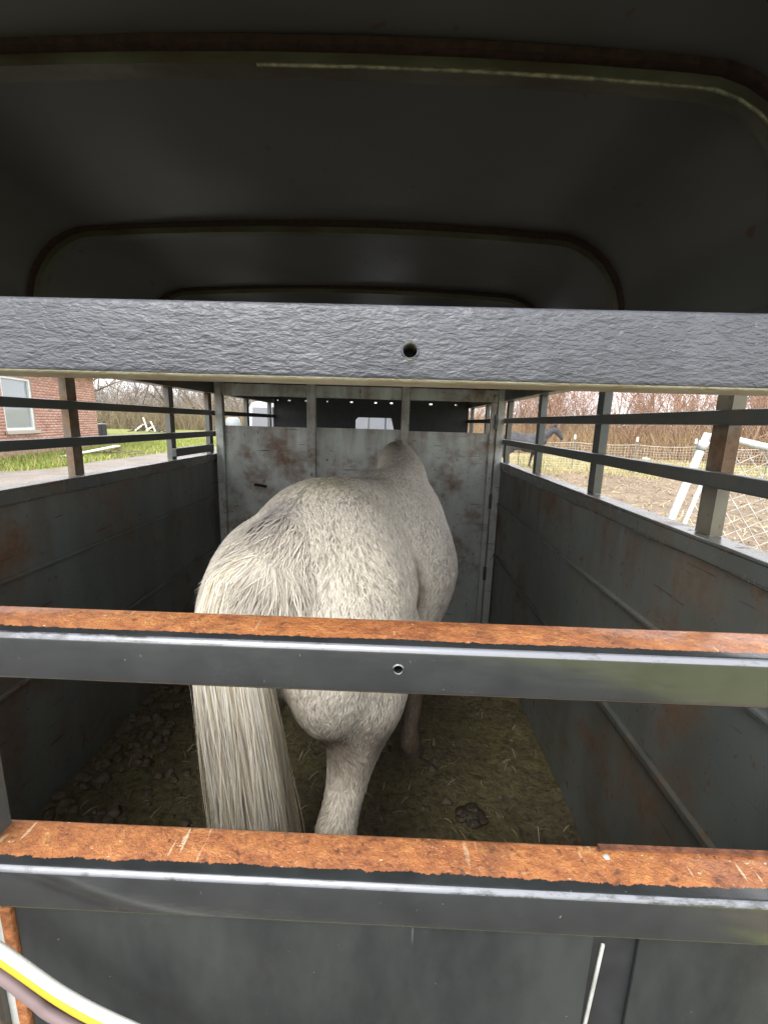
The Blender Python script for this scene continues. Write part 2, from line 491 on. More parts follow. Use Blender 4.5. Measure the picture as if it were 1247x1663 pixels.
# lawn blades on the left
def blades(name, n, region, hmin, hmax, w, cols, label, seed):
    r = np.random.default_rng(seed)
    X = r.uniform(region[0], region[1], n); Y = r.uniform(region[2], region[3], n)
    a = r.uniform(0, 2 * math.pi, n); h = r.uniform(hmin, hmax, n); ln = r.normal(0, .35, (n, 2)) * h[:, None]
    dx, dy = np.cos(a) * w, np.sin(a) * w
    V = np.zeros((n, 3, 3), np.float32)
    V[:, 0] = np.stack([X - dx, Y - dy, np.full(n, GZ)], 1); V[:, 1] = np.stack([X + dx, Y + dy, np.full(n, GZ)], 1)
    V[:, 2] = np.stack([X + ln[:, 0], Y + ln[:, 1], GZ + h], 1)
    me = mesh_np(name, V.reshape(-1, 3), np.arange(n * 3).reshape(n, 3))
    C = np.array(cols)[r.integers(0, len(cols), n)] * r.uniform(.7, 1.3, (n, 1))
    set_col(me, np.repeat(C, 3, 0))
    return tag(link(name, me, M['tint']), label, 'grass', kind='stuff')
g = G('tinted fibre'); g.set(col=g.attr('tint'), rough=.8, spec=.15); M['tint'] = g.m
blades('lawn_grass', 60000, (-24, -10.6, 12.5, 34), .06, .22, .022, [(.21, .30, .06), (.32, .36, .10), (.40, .37, .15)], 'green lawn grass growing between the drive and the brick house', 3)
blades('paddock_weeds', 16000, (4.5, 30, 15.2, 25), .05, .2, .018, [(.30, .27, .11), (.42, .35, .20), (.25, .24, .09)], 'thin yellowed grass along the wire fence', 4)

# straw on the mud
def straw(name, n, region, z, L, w, cols, label, parent=None, seed=5, zf=None):
    r = np.random.default_rng(seed)
    X = r.uniform(region[0], region[1], n); Y = r.uniform(region[2], region[3], n)
    a = r.uniform(0, 2 * math.pi, n); l = r.uniform(L * .35, L, n); t = r.normal(0, .22, n)
    d = np.stack([np.cos(a), np.sin(a), t], 1) * l[:, None] / 2
    s = np.stack([-np.sin(a), np.cos(a), np.zeros(n)], 1) * w / 2
    Z = np.array([zf(x, y) for x, y in zip(X, Y)]) if zf else np.full(n, z)
    c0 = np.stack([X, Y, Z], 1)
    bend = np.stack([np.zeros(n), np.zeros(n), l * .1], 1)
    V = np.stack([c0 - d - s, c0 - d + s, c0 + bend + s, c0 + bend - s, c0 + d + s * .6, c0 + d - s * .6], 1).reshape(-1, 3)
    k = np.arange(n)[:, None] * 6
    F = np.concatenate([k + np.array([[0, 1, 2, 3]]), k + np.array([[3, 2, 4, 5]])], 0)
    me = mesh_np(name, V, F)
    C = np.array(cols)[r.integers(0, len(cols), n)] * r.uniform(.6, 1.2, (n, 1))
    set_col(me, np.repeat(C, 6, 0))
    o = link(name, me, M['tint'], parent)
    return tag(o, label, 'straw', kind='stuff') if label else o
straw('paddock_straw', 9000, (1.7, 18, .5, 17), GZ + .08, .32, .018, [(.45, .37, .24), (.33, .26, .16), (.22, .17, .11)], 'trampled straw scattered over the muddy paddock')

# ------------------------------------------------------------------ the trailer
W = .915
T = empty('stock_trailer', (0, 2.3, GZ))
tag(T, 'dark steel livestock trailer with slatted open sides and rusty rear bars', 'trailer')
Y0, YP, YF = .36, 2.80, 4.25

# floor deck and running gear
MB().box(-.96, .96, Y0 - .01, YF, -.05, -.012).build('floor_deck', simple('deck planks', (.10, .075, .05), .9, bump=.4), T)
tyre_m = simple('tyre rubber', (.025, .025, .025), .85, bump=.3, scale=60); rim_m = simple('wheel rim', (.45, .45, .45), .4, .6)
for sx in (-1, 1):
    for wy in (2.05, 2.85):
        b = MB().lathe([(.19, -.09), (.30, -.095), (.325, -.06), (.325, .06), (.30, .095), (.19, .09)], 28, (sx * 1.10, wy, GZ + .325), 'x')
        w_ = b.build('wheel', tyre_m, T); smooth_angle(w_, 35)
        MB().lathe([(.05, -.07), (.185, -.088), (.19, .07), (.05, .092)], 20, (sx * 1.10, wy, GZ + .325), 'x').build('rim', rim_m, w_)
    b = MB()
    pts = [(1.62, .02), (1.72, .26), (1.95, .37), (2.95, .37), (3.18, .26), (3.28, .02)]
    for p, q in zip(pts, pts[1:]):
        b.bar((sx * 1.10, p[0], p[1]), (sx * 1.10, q[0], q[1]), .26, .008)
    b.build('fender', M['rail'], T)
b = MB()
b.bar((-.8, YF, -.08), (0, 5.55, -.02), .08, .1).bar((.8, YF, -.08), (0, 5.55, -.02), .08, .1).box(-.05, .05, 5.4, 5.75, -.03, .05)
b.build('tongue', M['rail'], T)

# side walls: three strips of sheet each side, beads over the laps, angle along the top edge
for sx in (-1, 1):
    xi, xo = sx * W, sx * (W + .022)
    def bx(b, x0, x1, *a, **k): return b.box(min(x0, x1), max(x0, x1), *a, **k)
    for z0, z1, off in ((-.02, .542, 0.0), (.546, .884, .003), (.888, 1.125, .006)):
        bx(MB(), xi - sx * off, xo, Y0, YF, z0, z1).build('wall_sheet', M['wall'], T)
    for zz, tt in ((.545, .022 if sx > 0 else .014), (.887, .014)):
        o = bx(MB(), xi - sx * .016, xi + sx * .004, Y0, YF, zz - tt / 2, zz + tt / 2, bev=.004)
        o.build('wall_bead', M['post'] if tt > .02 else M['wall'], T)
    b = MB()
    bx(b, xi - sx * .016, xi + sx * .042, Y0, YF, 1.147, 1.156, bev=.003)
    bx(b, xi - sx * .014, xi - sx * .009, Y0, YF, 1.112, 1.1465)
    # uneven weld bead under the angle
    pts = [(xi - sx * .010, Y0 + (YF - Y0) * k / 60, 1.110 + .0025 * math.sin(k * .9) + .0012 * random.uniform(-1, 1)) for k in range(61)]
    b.tube(pts, [.0035 + .0012 * random.random() for _ in pts], 6)
    b.build('top_angle', M['wall_angle'] if 'wall_angle' in M else M['wall'], T)
    # header, upper side sheet
    bx(MB(), xi - sx * .018, xi + sx * .05, Y0, YF, 1.527, 1.60, bev=.004).build('side_header', M['rail'], T)
    # slats
    for z0, z1 in ((1.393, 1.424), (1.264, 1.297)):
        bx(MB(), xi - sx * .012, xi + sx * .012, Y0, YF, z0, z1, bev=.004).build('slat', M['rail'], T)
    if sx < 0:
        bx(MB(), xi - sx * .014, xi + sx * .012, 2.30, 2.79, 1.172, 1.216, bev=.004).build('slat', M['rail'], T)
    ys = ((.92, 1.61, 2.33, 2.82, 3.55, 4.2) if sx < 0 else (.975, 1.555, 2.20, 2.82, 3.5, 4.2))
    for k, py in enumerate(ys):
        b = MB()                             # a folded channel: web towards the road, two flanges
        bx(b, xi + sx * .0125, xi + sx * .039, py - .024, py - .018, 1.157, 1.527)
        bx(b, xi + sx * .0125, xi + sx * .039, py + .018, py + .024, 1.157, 1.527)
        bx(b, xi + sx * .0125, xi + sx * .0175, py - .0175, py + .0175, 1.157, 1.527)
        b.build('side_post', M['worn_post'] if (sx > 0 and k == 0) or (sx < 0 and k == 1) else M['post'], T)

# roof shell with rounded shoulders and its bows
def roof_profile(off):
    R = .235; pts = [(-W + off, 1.60)]
    for k in range(9):
        a = math.pi - (math.pi / 2) * k / 8
        pts.append((-W + R + (R - off) * math.cos(a), 1.70 + (R - off) * math.sin(a)))
    for k in range(1, 8):
        x_ = (-W + R) + (2 * W - 2 * R) * k / 8
        pts.append((x_, 1.935 - off + .022 * (1 - (x_ / (W - R)) ** 2)))
    for k in range(9):
        a = math.pi / 2 - (math.pi / 2) * k / 8
        pts.append((W - R + (R - off) * math.cos(a), 1.70 + (R - off) * math.sin(a)))
    pts.append((W - off, 1.60))
    return pts
def shell(name, off0, off1, ya, yb, mat, parent, ny=2):
    b = MB()
    A, B_ = roof_profile(off0), roof_profile(off1)
    rings = []
    for j in range(ny):
        yy = ya + (yb - ya) * j / (ny - 1)
        rings.append(([b.bm.verts.new((p[0], yy, p[1] + (.004 * math.sin(yy * 9 + p[0] * 3) if ny > 2 else 0))) for p in A],
                      [b.bm.verts.new((p[0], yy, p[1] + (.004 * math.sin(yy * 9 + p[0] * 3) if ny > 2 else 0))) for p in B_]))
    n = len(A)
    for (a0, b0), (a1, b1) in zip(rings, rings[1:]):
        for k in range(n - 1):
            b.bm.faces.new((a0[k], a0[k + 1], a1[k + 1], a1[k])); b.bm.faces.new((b0[k], b1[k], b1[k + 1], b0[k + 1]))
        for k in (0, n - 1):
            b.bm.faces.new((a0[k], a1[k], b1[k], b0[k]))
    for a0, b0 in (rings[0], rings[-1]):
        for k in range(n - 1):
            b.bm.faces.new((a0[k], b0[k], b0[k + 1], a0[k + 1]))
    o = b.build(name, mat, parent); smooth_angle(o, 35)
    return o
RF = shell('roof', -.012, 0.0, .28, YF + .02, M['roof'], T, 24)
for k, by in enumerate((.15, .825, 1.46, 2.09, 2.66, 3.25, 3.9)):
    if k == 0: continue
    shell('roof_bow', .004, .026, by - .004, by + .030, M['bow'], T)
    b = shell('bow_seam', -.001, .010, by - .022, by - .0045, M['bow_rust'], T)
# bright weld line along the rear lip of the first bow
b = MB()
pr = roof_profile(.027)
b.tube([(p[0], .822, p[1]) for p in pr[13:22]], [.0022 + .001 * random.random() for _ in pr[13:22]], 6)
b.build('weld_line', simple('dull weld', (.15, .145, .09), .5, bump=.5, scale=60, var=.6), T)

# front wall with small window and daylight along its rusted top seam
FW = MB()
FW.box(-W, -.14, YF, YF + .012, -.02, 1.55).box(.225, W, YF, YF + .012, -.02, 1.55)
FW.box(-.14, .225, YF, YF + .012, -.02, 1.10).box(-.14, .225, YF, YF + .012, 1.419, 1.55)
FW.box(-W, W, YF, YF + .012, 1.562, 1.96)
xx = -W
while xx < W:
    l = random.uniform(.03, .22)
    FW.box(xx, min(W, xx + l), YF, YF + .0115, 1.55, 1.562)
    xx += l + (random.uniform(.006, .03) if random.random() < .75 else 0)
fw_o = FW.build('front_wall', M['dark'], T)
MB().prism([(-.14, 1.419), (-.115, 1.419), (-.14, 1.394)], 'y', YF + .001, YF + .011).build('corner_gusset', M['dark'], fw_o)
MB().prism([(.225, 1.419), (.195, 1.419), (.225, 1.30)], 'y', YF + .001, YF + .011).build('corner_gusset', M['dark'], fw_o)
MB().box(.137, .147, YF + .001, YF + .011, 1.10, 1.419).build('window_bar', M['dark'], fw_o)

# partition gate across the middle
PG = MB().box(-.842, -.316, YP + .024, YP + .030, .03, 1.333).build('partition_gate', M['partition'], T)
MB().box(-.261, .271, YP + .024, YP + .030, .03, 1.336).build('sheet', M['partition'], PG)
MB().box(.322, .822, YP + .024, YP + .030, .03, 1.330).build('sheet', M['partition'], PG)
for x0, x1 in ((-.890, -.843), (-.315, -.262), (.272, .321), (.862, .908)):
    MB().box(x0, x1, YP - .004, YP + .040, .02, 1.62, bev=.003).build('post', M['partition'], PG)
MB().box(.823, .855, YP + .005, YP + .030, .03, 1.515, bev=.003).build('door_stile', M['partition'], PG)
for x0, x1 in ((-.842, -.316), (-.261, .271), (.322, .861)):
    MB().box(x0, x1, YP + .002, YP + .036, 1.517, 1.59, bev=.003).build('top_rail', M['partition'], PG)
for zz in (.42, .90, 1.40):
    MB().lathe([(.002, -.045), (.011, -.043), (.011, -.002), (.008, 0), (.011, .002), (.011, .043), (.002, .045)], 12, (.857, YP - .002, zz)).build('hinge', M['rail'], PG)
b = MB().tube([(-.66, YP + .022, .96), (-.64, YP + .012, .962), (-.60, YP + .012, .955), (-.585, YP + .022, .95)], .009, 8)
b.build('latch_lump', M['bow_rust'], PG)

# ------------------------------------------------------------------ rear gate
GY = .348
RG = MB().box(-.137, .4525, GY + .006, GY + .010, .10, .884, bev=.001).build('rear_gate', M['gate_sheet'], T)
MB().box(.4975, .90, GY + .006, GY + .010, .10, .884, bev=.001).build('sheet', M['gate_sheet'], RG)
MB().box(.440, .510, GY + .0115, GY + .040, .10, .884).build('channel', M['dark'], RG)
b = MB().bar((.461, GY + .004, .876), (.447, GY + .004, .60), .0017, .003)
b.build('paint_edge', M['white_paint'], RG)
MB().box(-.150, -.1375, GY + .002, GY + .014, .10, .884, bev=.002).build('edge_strip', M['strip_rust'], RG)
MB().box(-.90, -.152, GY + .012, GY + .016, .10, .884).build('side_sheet', M['galv'], RG)
def gate_bar(z0, z1, mat, hole=None, bev=.0055, y0=GY, y1=GY + .052, seg=4):
    b = bmesh.new()
    bmesh.ops.create_cube(b, size=1)
    for v in b.verts:
        v.co = Vector((v.co.x * 1.82, (y0 + y1) / 2 + v.co.y * (y1 - y0), (z0 + z1) / 2 + v.co.z * (z1 - z0)))
    bmesh.ops.bevel(b, geom=[e for e in b.edges if abs(e.verts[0].co.x - e.verts[1].co.x) > 1], offset=bev, segments=seg, profile=.5, affect='EDGES')
    m = MB(); m.add(b)
    o = m.build('gate_bar', mat, RG)
    o.data.polygons.foreach_set('use_smooth', np.ones(len(o.data.polygons), bool)); o.data.set_sharp_from_angle(angle=rad(60))
    if hole:
        hx, hz, hr = hole
        # bored hole: raised bright rim and a dark sleeve sunk through the bar
        c = MB().lathe([(hr * 1.02, -.002), (hr * 1.02, .03)], 24, (hx, y0, hz), 'y').mesh('cut')
        co = bpy.data.objects.new('cut', c); COL.objects.link(co)
        md = o.modifiers.new('bore', 'BOOLEAN'); md.object = co; md.operation = 'DIFFERENCE'; md.solver = 'EXACT'
        dg = bpy.context.evaluated_depsgraph_get(); dg.update()
        me = bpy.data.meshes.new_from_object(o.evaluated_get(dg))
        o.modifiers.clear(); o.data = me
        bpy.data.objects.remove(co)
        prof = [(hr * 1.0, .001), (hr * 1.02, -.0012), (hr * 1.16, -.0014), (hr * 1.30, -.0006), (hr * 1.36, .0004)]
        bb = MB(); rings = []
        for r_, h_ in prof:
            rings.append([bb.bm.verts.new((hx + r_ * math.cos(2 * math.pi * k / 24), y0 + h_, hz + r_ * math.sin(2 * math.pi * k / 24))) for k in range(24)])
        for a_, b_ in zip(rings, rings[1:]):
            for k in range(24): bb.bm.faces.new((a_[k], a_[(k + 1) % 24], b_[(k + 1) % 24], b_[k]))
        bb.build('bore_rim', mat, o, smooth=True)
        MB().lathe([(hr * .99, .026), (hr * .99, .029)], 24, (hx, y0, hz), 'y').build('bore', M['bore'], o)
    return o
gate_bar(1.4105, 1.4655, M['top_bar'], (.247, 1.433, .0052), bev=.005)
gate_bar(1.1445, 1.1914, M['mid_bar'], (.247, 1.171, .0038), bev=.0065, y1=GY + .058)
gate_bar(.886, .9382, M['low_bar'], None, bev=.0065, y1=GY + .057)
# lifted flake of steel along the back of the lower bar, and drips of old paint
b = MB()
b.bar((.47, GY + .052, .9395), (.90, GY + .053, .9412), .006, .0016)
b.build('rust_flake', simple('dark flake rust', (.13, .05, .025), .8, bump=.5, scale=90, var=.5), RG)
b = MB().lathe([(.001, 0), (.0034, .0005), (.003, .0010), (.001, .0013)], 9, (.474, GY + .042, .9377))
b.build('spatter', M['white_paint'], RG)
for sx, x0, x1 in ((0, -.225, -.168), (1, .858, .908), (-1, -.908, -.858)):
    MB().box(x0, x1, GY + .0005, GY + .0515, .10, 1.60, bev=.005).build('stile', M['rail'], RG)
    
def ellipsoid(b, c, r, rx=0.0):
    me = bpy.data.meshes.new('e'); t = bmesh.new()
    bmesh.ops.create_uvsphere(t, u_segments=24, v_segments=16, radius=1)
    Mx = Matrix.Translation(c) @ Matrix.Rotation(rx, 4, 'X') @ Matrix.Diagonal((*r, 1))
    bmesh.ops.transform(t, matrix=Mx, verts=t.verts[:]); t.to_mesh(me); t.free(); b.from_mesh(me); bpy.data.meshes.remove(me)


# ------------------------------------------------------------------ floor dirt in the trailer
def zfloor(x, y):
    e = max(0, (-x - .45) / .465)
    return .012 + .016 * fbm(x, y, 5, 4) + .008 * fbm(x, y, 19, 3) + .05 * e * e
nx, ny = 90, 190
V = [(-.913 + 1.826 * i / (nx - 1), .40 + 3.84 * j / (ny - 1), 0) for j in range(ny) for i in range(nx)]
V = [(x, y, max(-.008, zfloor(x, y))) for x, y, _ in V]
F = [(j * nx + i, j * nx + i + 1, (j + 1) * nx + i + 1, (j + 1) * nx + i) for j in range(ny - 1) for i in range(nx - 1)]
g = G('trampled manure')
n1 = g.noise(3, 5, .6); n2 = g.noise(40, 6, .7)
c = g.mix(g.ramp(n1, [(.35, 0.0), (.62, 1.0)]), (.090, .070, .042), (.125, .108, .045))
c = g.mix(g.ramp(n2, [(.35, .8), (.55, 0.0)]), c, (.022, .016, .010))
fb = g.noise(150, 3, .6, g.mapping((.25, 1, 1), (0, 0, .7))); c = g.mix(g.ramp(fb, [(.60, 0.0), (.68, .7)]), c, (.16, .13, .07))
fb2 = g.noise(150, 3, .6, g.mapping((1, .25, 1), (0, 0, .3))); c = g.mix(g.ramp(fb2, [(.60, 0.0), (.68, .6)]), c, (.13, .11, .05))
g.set(col=c, rough=g.ramp(n1, [(.4, .75), (.65, .42)]), spec=.35, normal=g.bump(n2, .9, .02))
M['manure'] = g.m
tag(link('floor_dirt', mesh_np('floor_dirt', V, F), M['manure'], smooth=True), 'damp brown manure and dirt trodden over the trailer floor', 'dirt', kind='stuff')

PX, PY = .545, 1.32
def clods(name, spots, mat, label, cat):
    Vs = []; Fs = []; o = 0
    ico = bmesh.new(); bmesh.ops.create_icosphere(ico, subdivisions=2, radius=1)
    P = np.array([v.co[:] for v in ico.verts]); Q = np.array([[v.index for v in f.verts] for f in ico.faces]); ico.free()
    for k, (x, y, z, s) in enumerate(spots):
        ph = RNG.uniform(0, 6, 3); sc_ = s * RNG.uniform(.7, 1.25, 3) * np.array([1, 1, .75])
        d = 1 + .18 * np.sin(P @ RNG.normal(0, 2.2, 3) + ph[0]) + .12 * np.sin(P @ RNG.normal(0, 4, 3) + ph[1])
        Vs.append(P * d[:, None] * sc_ + np.array([x, y, z])); Fs.append(Q + o); o += len(P)
    return tag(link(name, mesh_np(name, np.concatenate(Vs), np.concatenate(Fs)), mat, smooth=True), label, cat, kind='stuff')
sp = []
for k in range(300):
    e = RNG.random() ** 1.6
    x_ = -.89 + .42 * e; y_ = RNG.uniform(.9, 2.7)
    s_ = RNG.uniform(.009, .026) * (1.1 - .5 * e)
    sp.append((x_, y_, zfloor(x_, y_) + s_ * .2, s_))
for k in range(160):
    x_, y_ = RNG.uniform(-.5, .85), RNG.uniform(.8, 2.7); s_ = RNG.uniform(.006, .018)
    sp.append((x_, y_, zfloor(x_, y_) + s_ * .3, s_))
M['clod'] = simple('dry clods', (.085, .066, .045), .9, bump=.6, scale=50, var=.4)
clods('manure_clods', sp, M['clod'], 'brown manure balls and clods heaped along the left trailer wall', 'manure')
mb_ = bmesh.new()
for dx, dy, dz, r_ in ((0, 0, .020, .032), (.035, .012, .016, .026), (-.032, .018, .015, .027), (.008, -.034, .014, .025), (.012, .028, .040, .024), (.055, -.018, .011, .019), (-.05, -.012, .010, .018)):
    ellipsoid(mb_, (PX + dx * .7, PY + dy * .7, zfloor(PX, PY) + dz * .45), (r_ * 1.1, r_ * 1.0, r_ * .5))
g = G('fresh droppings'); n1 = g.noise(60, 5, .7)
g.set(col=g.ramp(n1, [(.3, (.016, .012, .007)), (.7, (.045, .034, .016))]), rough=.22, spec=.6, normal=g.bump(n1, .9, .01))
me = bpy.data.meshes.new('manure_pile'); mb_.to_mesh(me); mb_.free()
tag(link('manure_pile', me, g.m, smooth=True), 'dark wet fresh manure pile on the floor right of the horse hind leg', 'manure')
straw('floor_straw', 900, (-.85, .88, .8, 2.7), 0, .06, .0022, [(.30, .25, .13), (.20, .16, .08), (.42, .37, .24), (.14, .11, .06)], 'loose straw wisps scattered over the trailer floor', seed=11, zf=lambda x, y: zfloor(x, y) + .005)

# ------------------------------------------------------------------ horses
def loft(b, path, n=22, lat=(1, 0, 0), pear=0.0):
    """path: (centre, lateral radius, other radius); closed tube with round ends"""
    pts = [Vector(p[0]) for p in path]
    rings = []
    L = Vector(lat)
    def ring(c, t, rl, ro):
        r = (L - t * L.dot(t))
        r = r.normalized() if r.length > 1e-3 else Vector((0, 1, 0))
        u = t.cross(r).normalized()
        return [b.verts.new(c + r * math.cos(2 * math.pi * k / n) * rl * (1 - pear * max(0, -math.sin(2 * math.pi * k / n)) ** 1.3) + u * math.sin(2 * math.pi * k / n) * ro) for k in range(n)]
    m = len(pts)
    tan = [(pts[min(i + 1, m - 1)] - pts[max(i - 1, 0)]).normalized() for i in range(m)]
    r0 = min(path[0][1], path[0][2]); r1 = min(path[-1][1], path[-1][2])
    for a in (75, 50, 25):
        rings.append(ring(pts[0] - tan[0] * r0 * math.sin(rad(a)) * .9, tan[0], path[0][1] * math.cos(rad(a)), path[0][2] * math.cos(rad(a))))
    # resample with Catmull-Rom
    def cr(v0, v1, v2, v3, t): return .5 * ((2 * v1) + (v2 - v0) * t + (2 * v0 - 5 * v1 + 4 * v2 - v3) * t * t + (3 * v1 - v0 - 3 * v2 + v3) * t ** 3)
    for i in range(m - 1):
        i0, i3 = max(i - 1, 0), min(i + 2, m - 1)
        for s_ in range(4):
            t = s_ / 4
            rings.append(ring(cr(pts[i0], pts[i], pts[i + 1], pts[i3], t), tan[i].lerp(tan[i + 1], t).normalized(),
                              cr(path[i0][1], path[i][1], path[i + 1][1], path[i3][1], t), cr(path[i0][2], path[i][2], path[i + 1][2], path[i3][2], t)))
    rings.append(ring(pts[-1], tan[-1], path[-1][1], path[-1][2]))
    for a in (25, 50, 75):
        rings.append(ring(pts[-1] + tan[-1] * r1 * math.sin(rad(a)) * .9, tan[-1], path[-1][1] * math.cos(rad(a)), path[-1][2] * math.cos(rad(a))))
    for p, q in zip(rings, rings[1:]):
        for k in range(n):
            b.faces.new((p[k], p[(k + 1) % n], q[(k + 1) % n], q[k]))
    b.faces.new(rings[0][::-1]); b.faces.new(rings[-1])

def fuse(b, name, voxel, it):
    bmesh.ops.recalc_face_normals(b, faces=b.faces[:])
    me = bpy.data.meshes.new(name); b.to_mesh(me); b.free()
    o = bpy.data.objects.new('tmp', me); COL.objects.link(o)
    r = o.modifiers.new('r', 'REMESH'); r.mode = 'VOXEL'; r.voxel_size = voxel; r.adaptivity = 0
    s_ = o.modifiers.new('s', 'SMOOTH'); s_.iterations = it; s_.factor = .5
    dg = bpy.context.evaluated_depsgraph_get(); dg.update()
    out = bpy.data.meshes.new_from_object(o.evaluated_get(dg))
    bpy.data.objects.remove(o); out.name = name
    return out

def horse_mesh(legs, neck, head, trunk, voxel=.012, it=6):
    b = bmesh.new()
    loft(b, [((0, y, z), hw, hh) for y, z, hw, hh in trunk], 28, pear=.42)
    for s in (-1, 1):
        ellipsoid(b, (s * .112, .205, .90), (.142, .215, .262), rad(-14))      # haunch
        ellipsoid(b, (s * .175, .36, .78), (.085, .16, .16), rad(20))           # stifle
        ellipsoid(b, (s * .130, 1.10, .84), (.092, .17, .22), rad(15))          # shoulder
    ellipsoid(b, (0, .30, .985), (.198, .275, .262))
    ellipsoid(b, (0, .18, .965), (.190, .20, .238))
    loft(b, neck, 24); loft(b, head, 22)
    for lg in legs: loft(b, lg, 18)
    return fuse(b, 'body', voxel, it)

TRUNK = [(.055, 1.03, .12, .11), (.13, .985, .205, .205), (.26, .955, .245, .285), (.40, .938, .240, .305), (.54, .918, .222, .308),
         (.70, .868, .278, .346), (.86, .865, .290, .360), (1.02, .892, .255, .345), (1.14, .94, .205, .305), (1.25, .955, .17, .24), (1.32, .95, .13, .16)]
def hind(s, dy=0.0, dx=0.0, k=1.0):
    v = s * .150 + dx
    return [((s * .145, .22, .84), .13, .17), ((s * .150, .20, .70), .112, .135), ((v, .165, .60), .066, .085), ((v, .095 + dy * .4, .51), .044, .060), ((v, .030 + dy * .6, .435), .047, .060),
            ((v, .040 + dy * .75, .36), .040, .048), ((v, .065 + dy, .19), .032, .036), ((v, .075 + dy, .125), .041, .043), ((v, .11 + dy, .07), .040, .042)]
def fore(s, dy=0.0, dx=0.0):
    v = s * .140 + dx
    return [((s * .145, 1.10, .74), .085, .11), ((s * .14 + dx * .3, 1.06 + dy * .2, .60), .062, .08), ((s * .14 + dx * .7, 1.045 + dy * .6, .40), .045, .05), ((v, 1.04 + dy * .68, .35), .046, .048),
            ((v, 1.035 + dy * .9, .20), .031, .034), ((v, 1.035 + dy, .12), .039, .041), ((v, 1.06 + dy, .065), .040, .042)]

def hoof(par, x, y, mat, s=1.0):
    prof = []
    b = MB(); rings = []
    for r_, h_, off in ((.058, .0, .012), (.060, .006, .012), (.050, .05, 0), (.044, .068, -.004), (.03, .075, -.004)):
        rings.append([b.bm.verts.new((x + r_ * s * math.cos(2 * math.pi * k / 18) * .92, y + off * s + r_ * s * math.sin(2 * math.pi * k / 18), h_ * s)) for k in range(18)])
    for p, q in zip(rings, rings[1:]):
        for k in range(18): b.bm.faces.new((p[k], p[(k + 1) % 18], q[(k + 1) % 18], q[k]))
    b.bm.faces.new(rings[0]); b.bm.faces.new(rings[-1][::-1])
    return b.build('hoof', mat, par, local=True, smooth=True)

def nvec(P, s, seed=0.0):
    return np.array([mnoise.noise(Vector((p[0] * s + seed, p[1] * s, p[2] * s))) for p in P])

# --- the white horse in the trailer
HR = Vector((-.030, .845, -.015)); HT = rad(16)
H = empty('white_horse', HR, -HT)
tag(H, 'muddy white horse seen from behind standing inside the trailer', 'horse')
NECK = [((0, 1.08, 1.02), .135, .225), ((-.04, 1.26, 1.085), .122, .195), ((-.10, 1.42, 1.14), .112, .155), ((-.15, 1.56, 1.175), .102, .125), ((-.18, 1.68, 1.195), .090, .098)]
HEAD = [((-.18, 1.69, 1.17), .078, .088), ((-.16, 1.80, 1.04), .082, .108), ((-.165, 1.86, .90), .066, .085), ((-.17, 1.90, .76), .052, .062), ((-.17, 1.905, .71), .048, .055)]
LEGS = [hind(-1, .10), hind(1, .02), fore(-1, .02), fore(1, -.20, .005)]
body_me = horse_mesh(LEGS, NECK, HEAD, TRUNK, .011, 22)
g = G('white horse coat')
g.set(col=g.attr('tint'), rough=.62, spec=.25, sheen=.15, normal=g.bump(g.noise(70, 4, .6, g.mapping((1, .45, .45))), .5, .008))
M['coat'] = g.m

def mesh_arrays(me):
    n = len(me.vertices); co = np.zeros(n * 3, np.float32); me.vertices.foreach_get('co', co); co = co.reshape(-1, 3)
    no = np.zeros(n * 3, np.float32); me.vertices.foreach_get('normal', no); no = no.reshape(-1, 3)
    me.calc_loop_triangles(); t = np.zeros(len(me.loop_triangles) * 3, np.int32); me.loop_triangles.foreach_get('vertices', t)
    return co, no, t.reshape(-1, 3)

def coat_colour(P):
    """cream white coat, grey dapple, a bruise-grey spot on the croup, yellow stain, muddy legs, darker brown flank fold"""
    n1 = nvec(P, 5.0)[:, None]; n2 = nvec(P, 14.0, 5)[:, None]; n3 = nvec(P, 2.2, 9)[:, None]
    c = np.array([.63, .572, .475]) * (1 + .12 * n1 + .10 * n2)
    gr = np.clip(.35 + n3 * .9 + .5 * n2, 0, 1) * .25
    c = c * (1 - gr) + np.array([.46, .43, .41]) * gr
    def spot(ctr, r, col, a):
        nonlocal c
        d = np.linalg.norm((P - np.array(ctr)) / np.array(r), axis=1)[:, None] + .45 * n2
        w = np.clip(1.25 - d, 0, 1) * a
        c = c * (1 - w) + np.array(col) * w
    spot(SPOT[0], (.042, .06, .05), (.17, .16, .175), .95)
    spot(SPOT[1], (.06, .09, .06), (.58, .54, .36), .7)
    spot((.22, .52, .87), (.06, .055, .24), (.19, .135, .095), .9)        # darker brown down the flank fold
    spot((.165, .12, .66), (.12, .17, .085), (.17, .135, .10), .85)       # damp dirty gaskin
    low = np.clip((.58 - P[:, 2:3]) / .40, 0, 1) * np.clip(.7 + n1, 0, 1)
    c = c * (1 - low * .75) + np.array([.30, .24, .16]) * low * .75
    fl = np.clip((P[:, 1:2] - .65) / .12, 0, 1) * np.clip((.55 - P[:, 2:3]) / .2, 0, 1)
    c = c * (1 - .75 * fl) + np.array([.20, .14, .09]) * .75 * fl
    nk = np.clip((P[:, 1:2] - 1.25) / .3, 0, 1) * .3
    c = c * (1 - nk) + np.array([.56, .50, .42]) * nk
    return np.clip(c, .02, .9)
SPOT = [(-.025, .155, 1.165), (.02, .29, 1.235)]
co, no, tri = mesh_arrays(body_me)
set_col(body_me, coat_colour(co) * .62)
body = link('body', body_me, M['coat'], H, local=True, smooth=True)

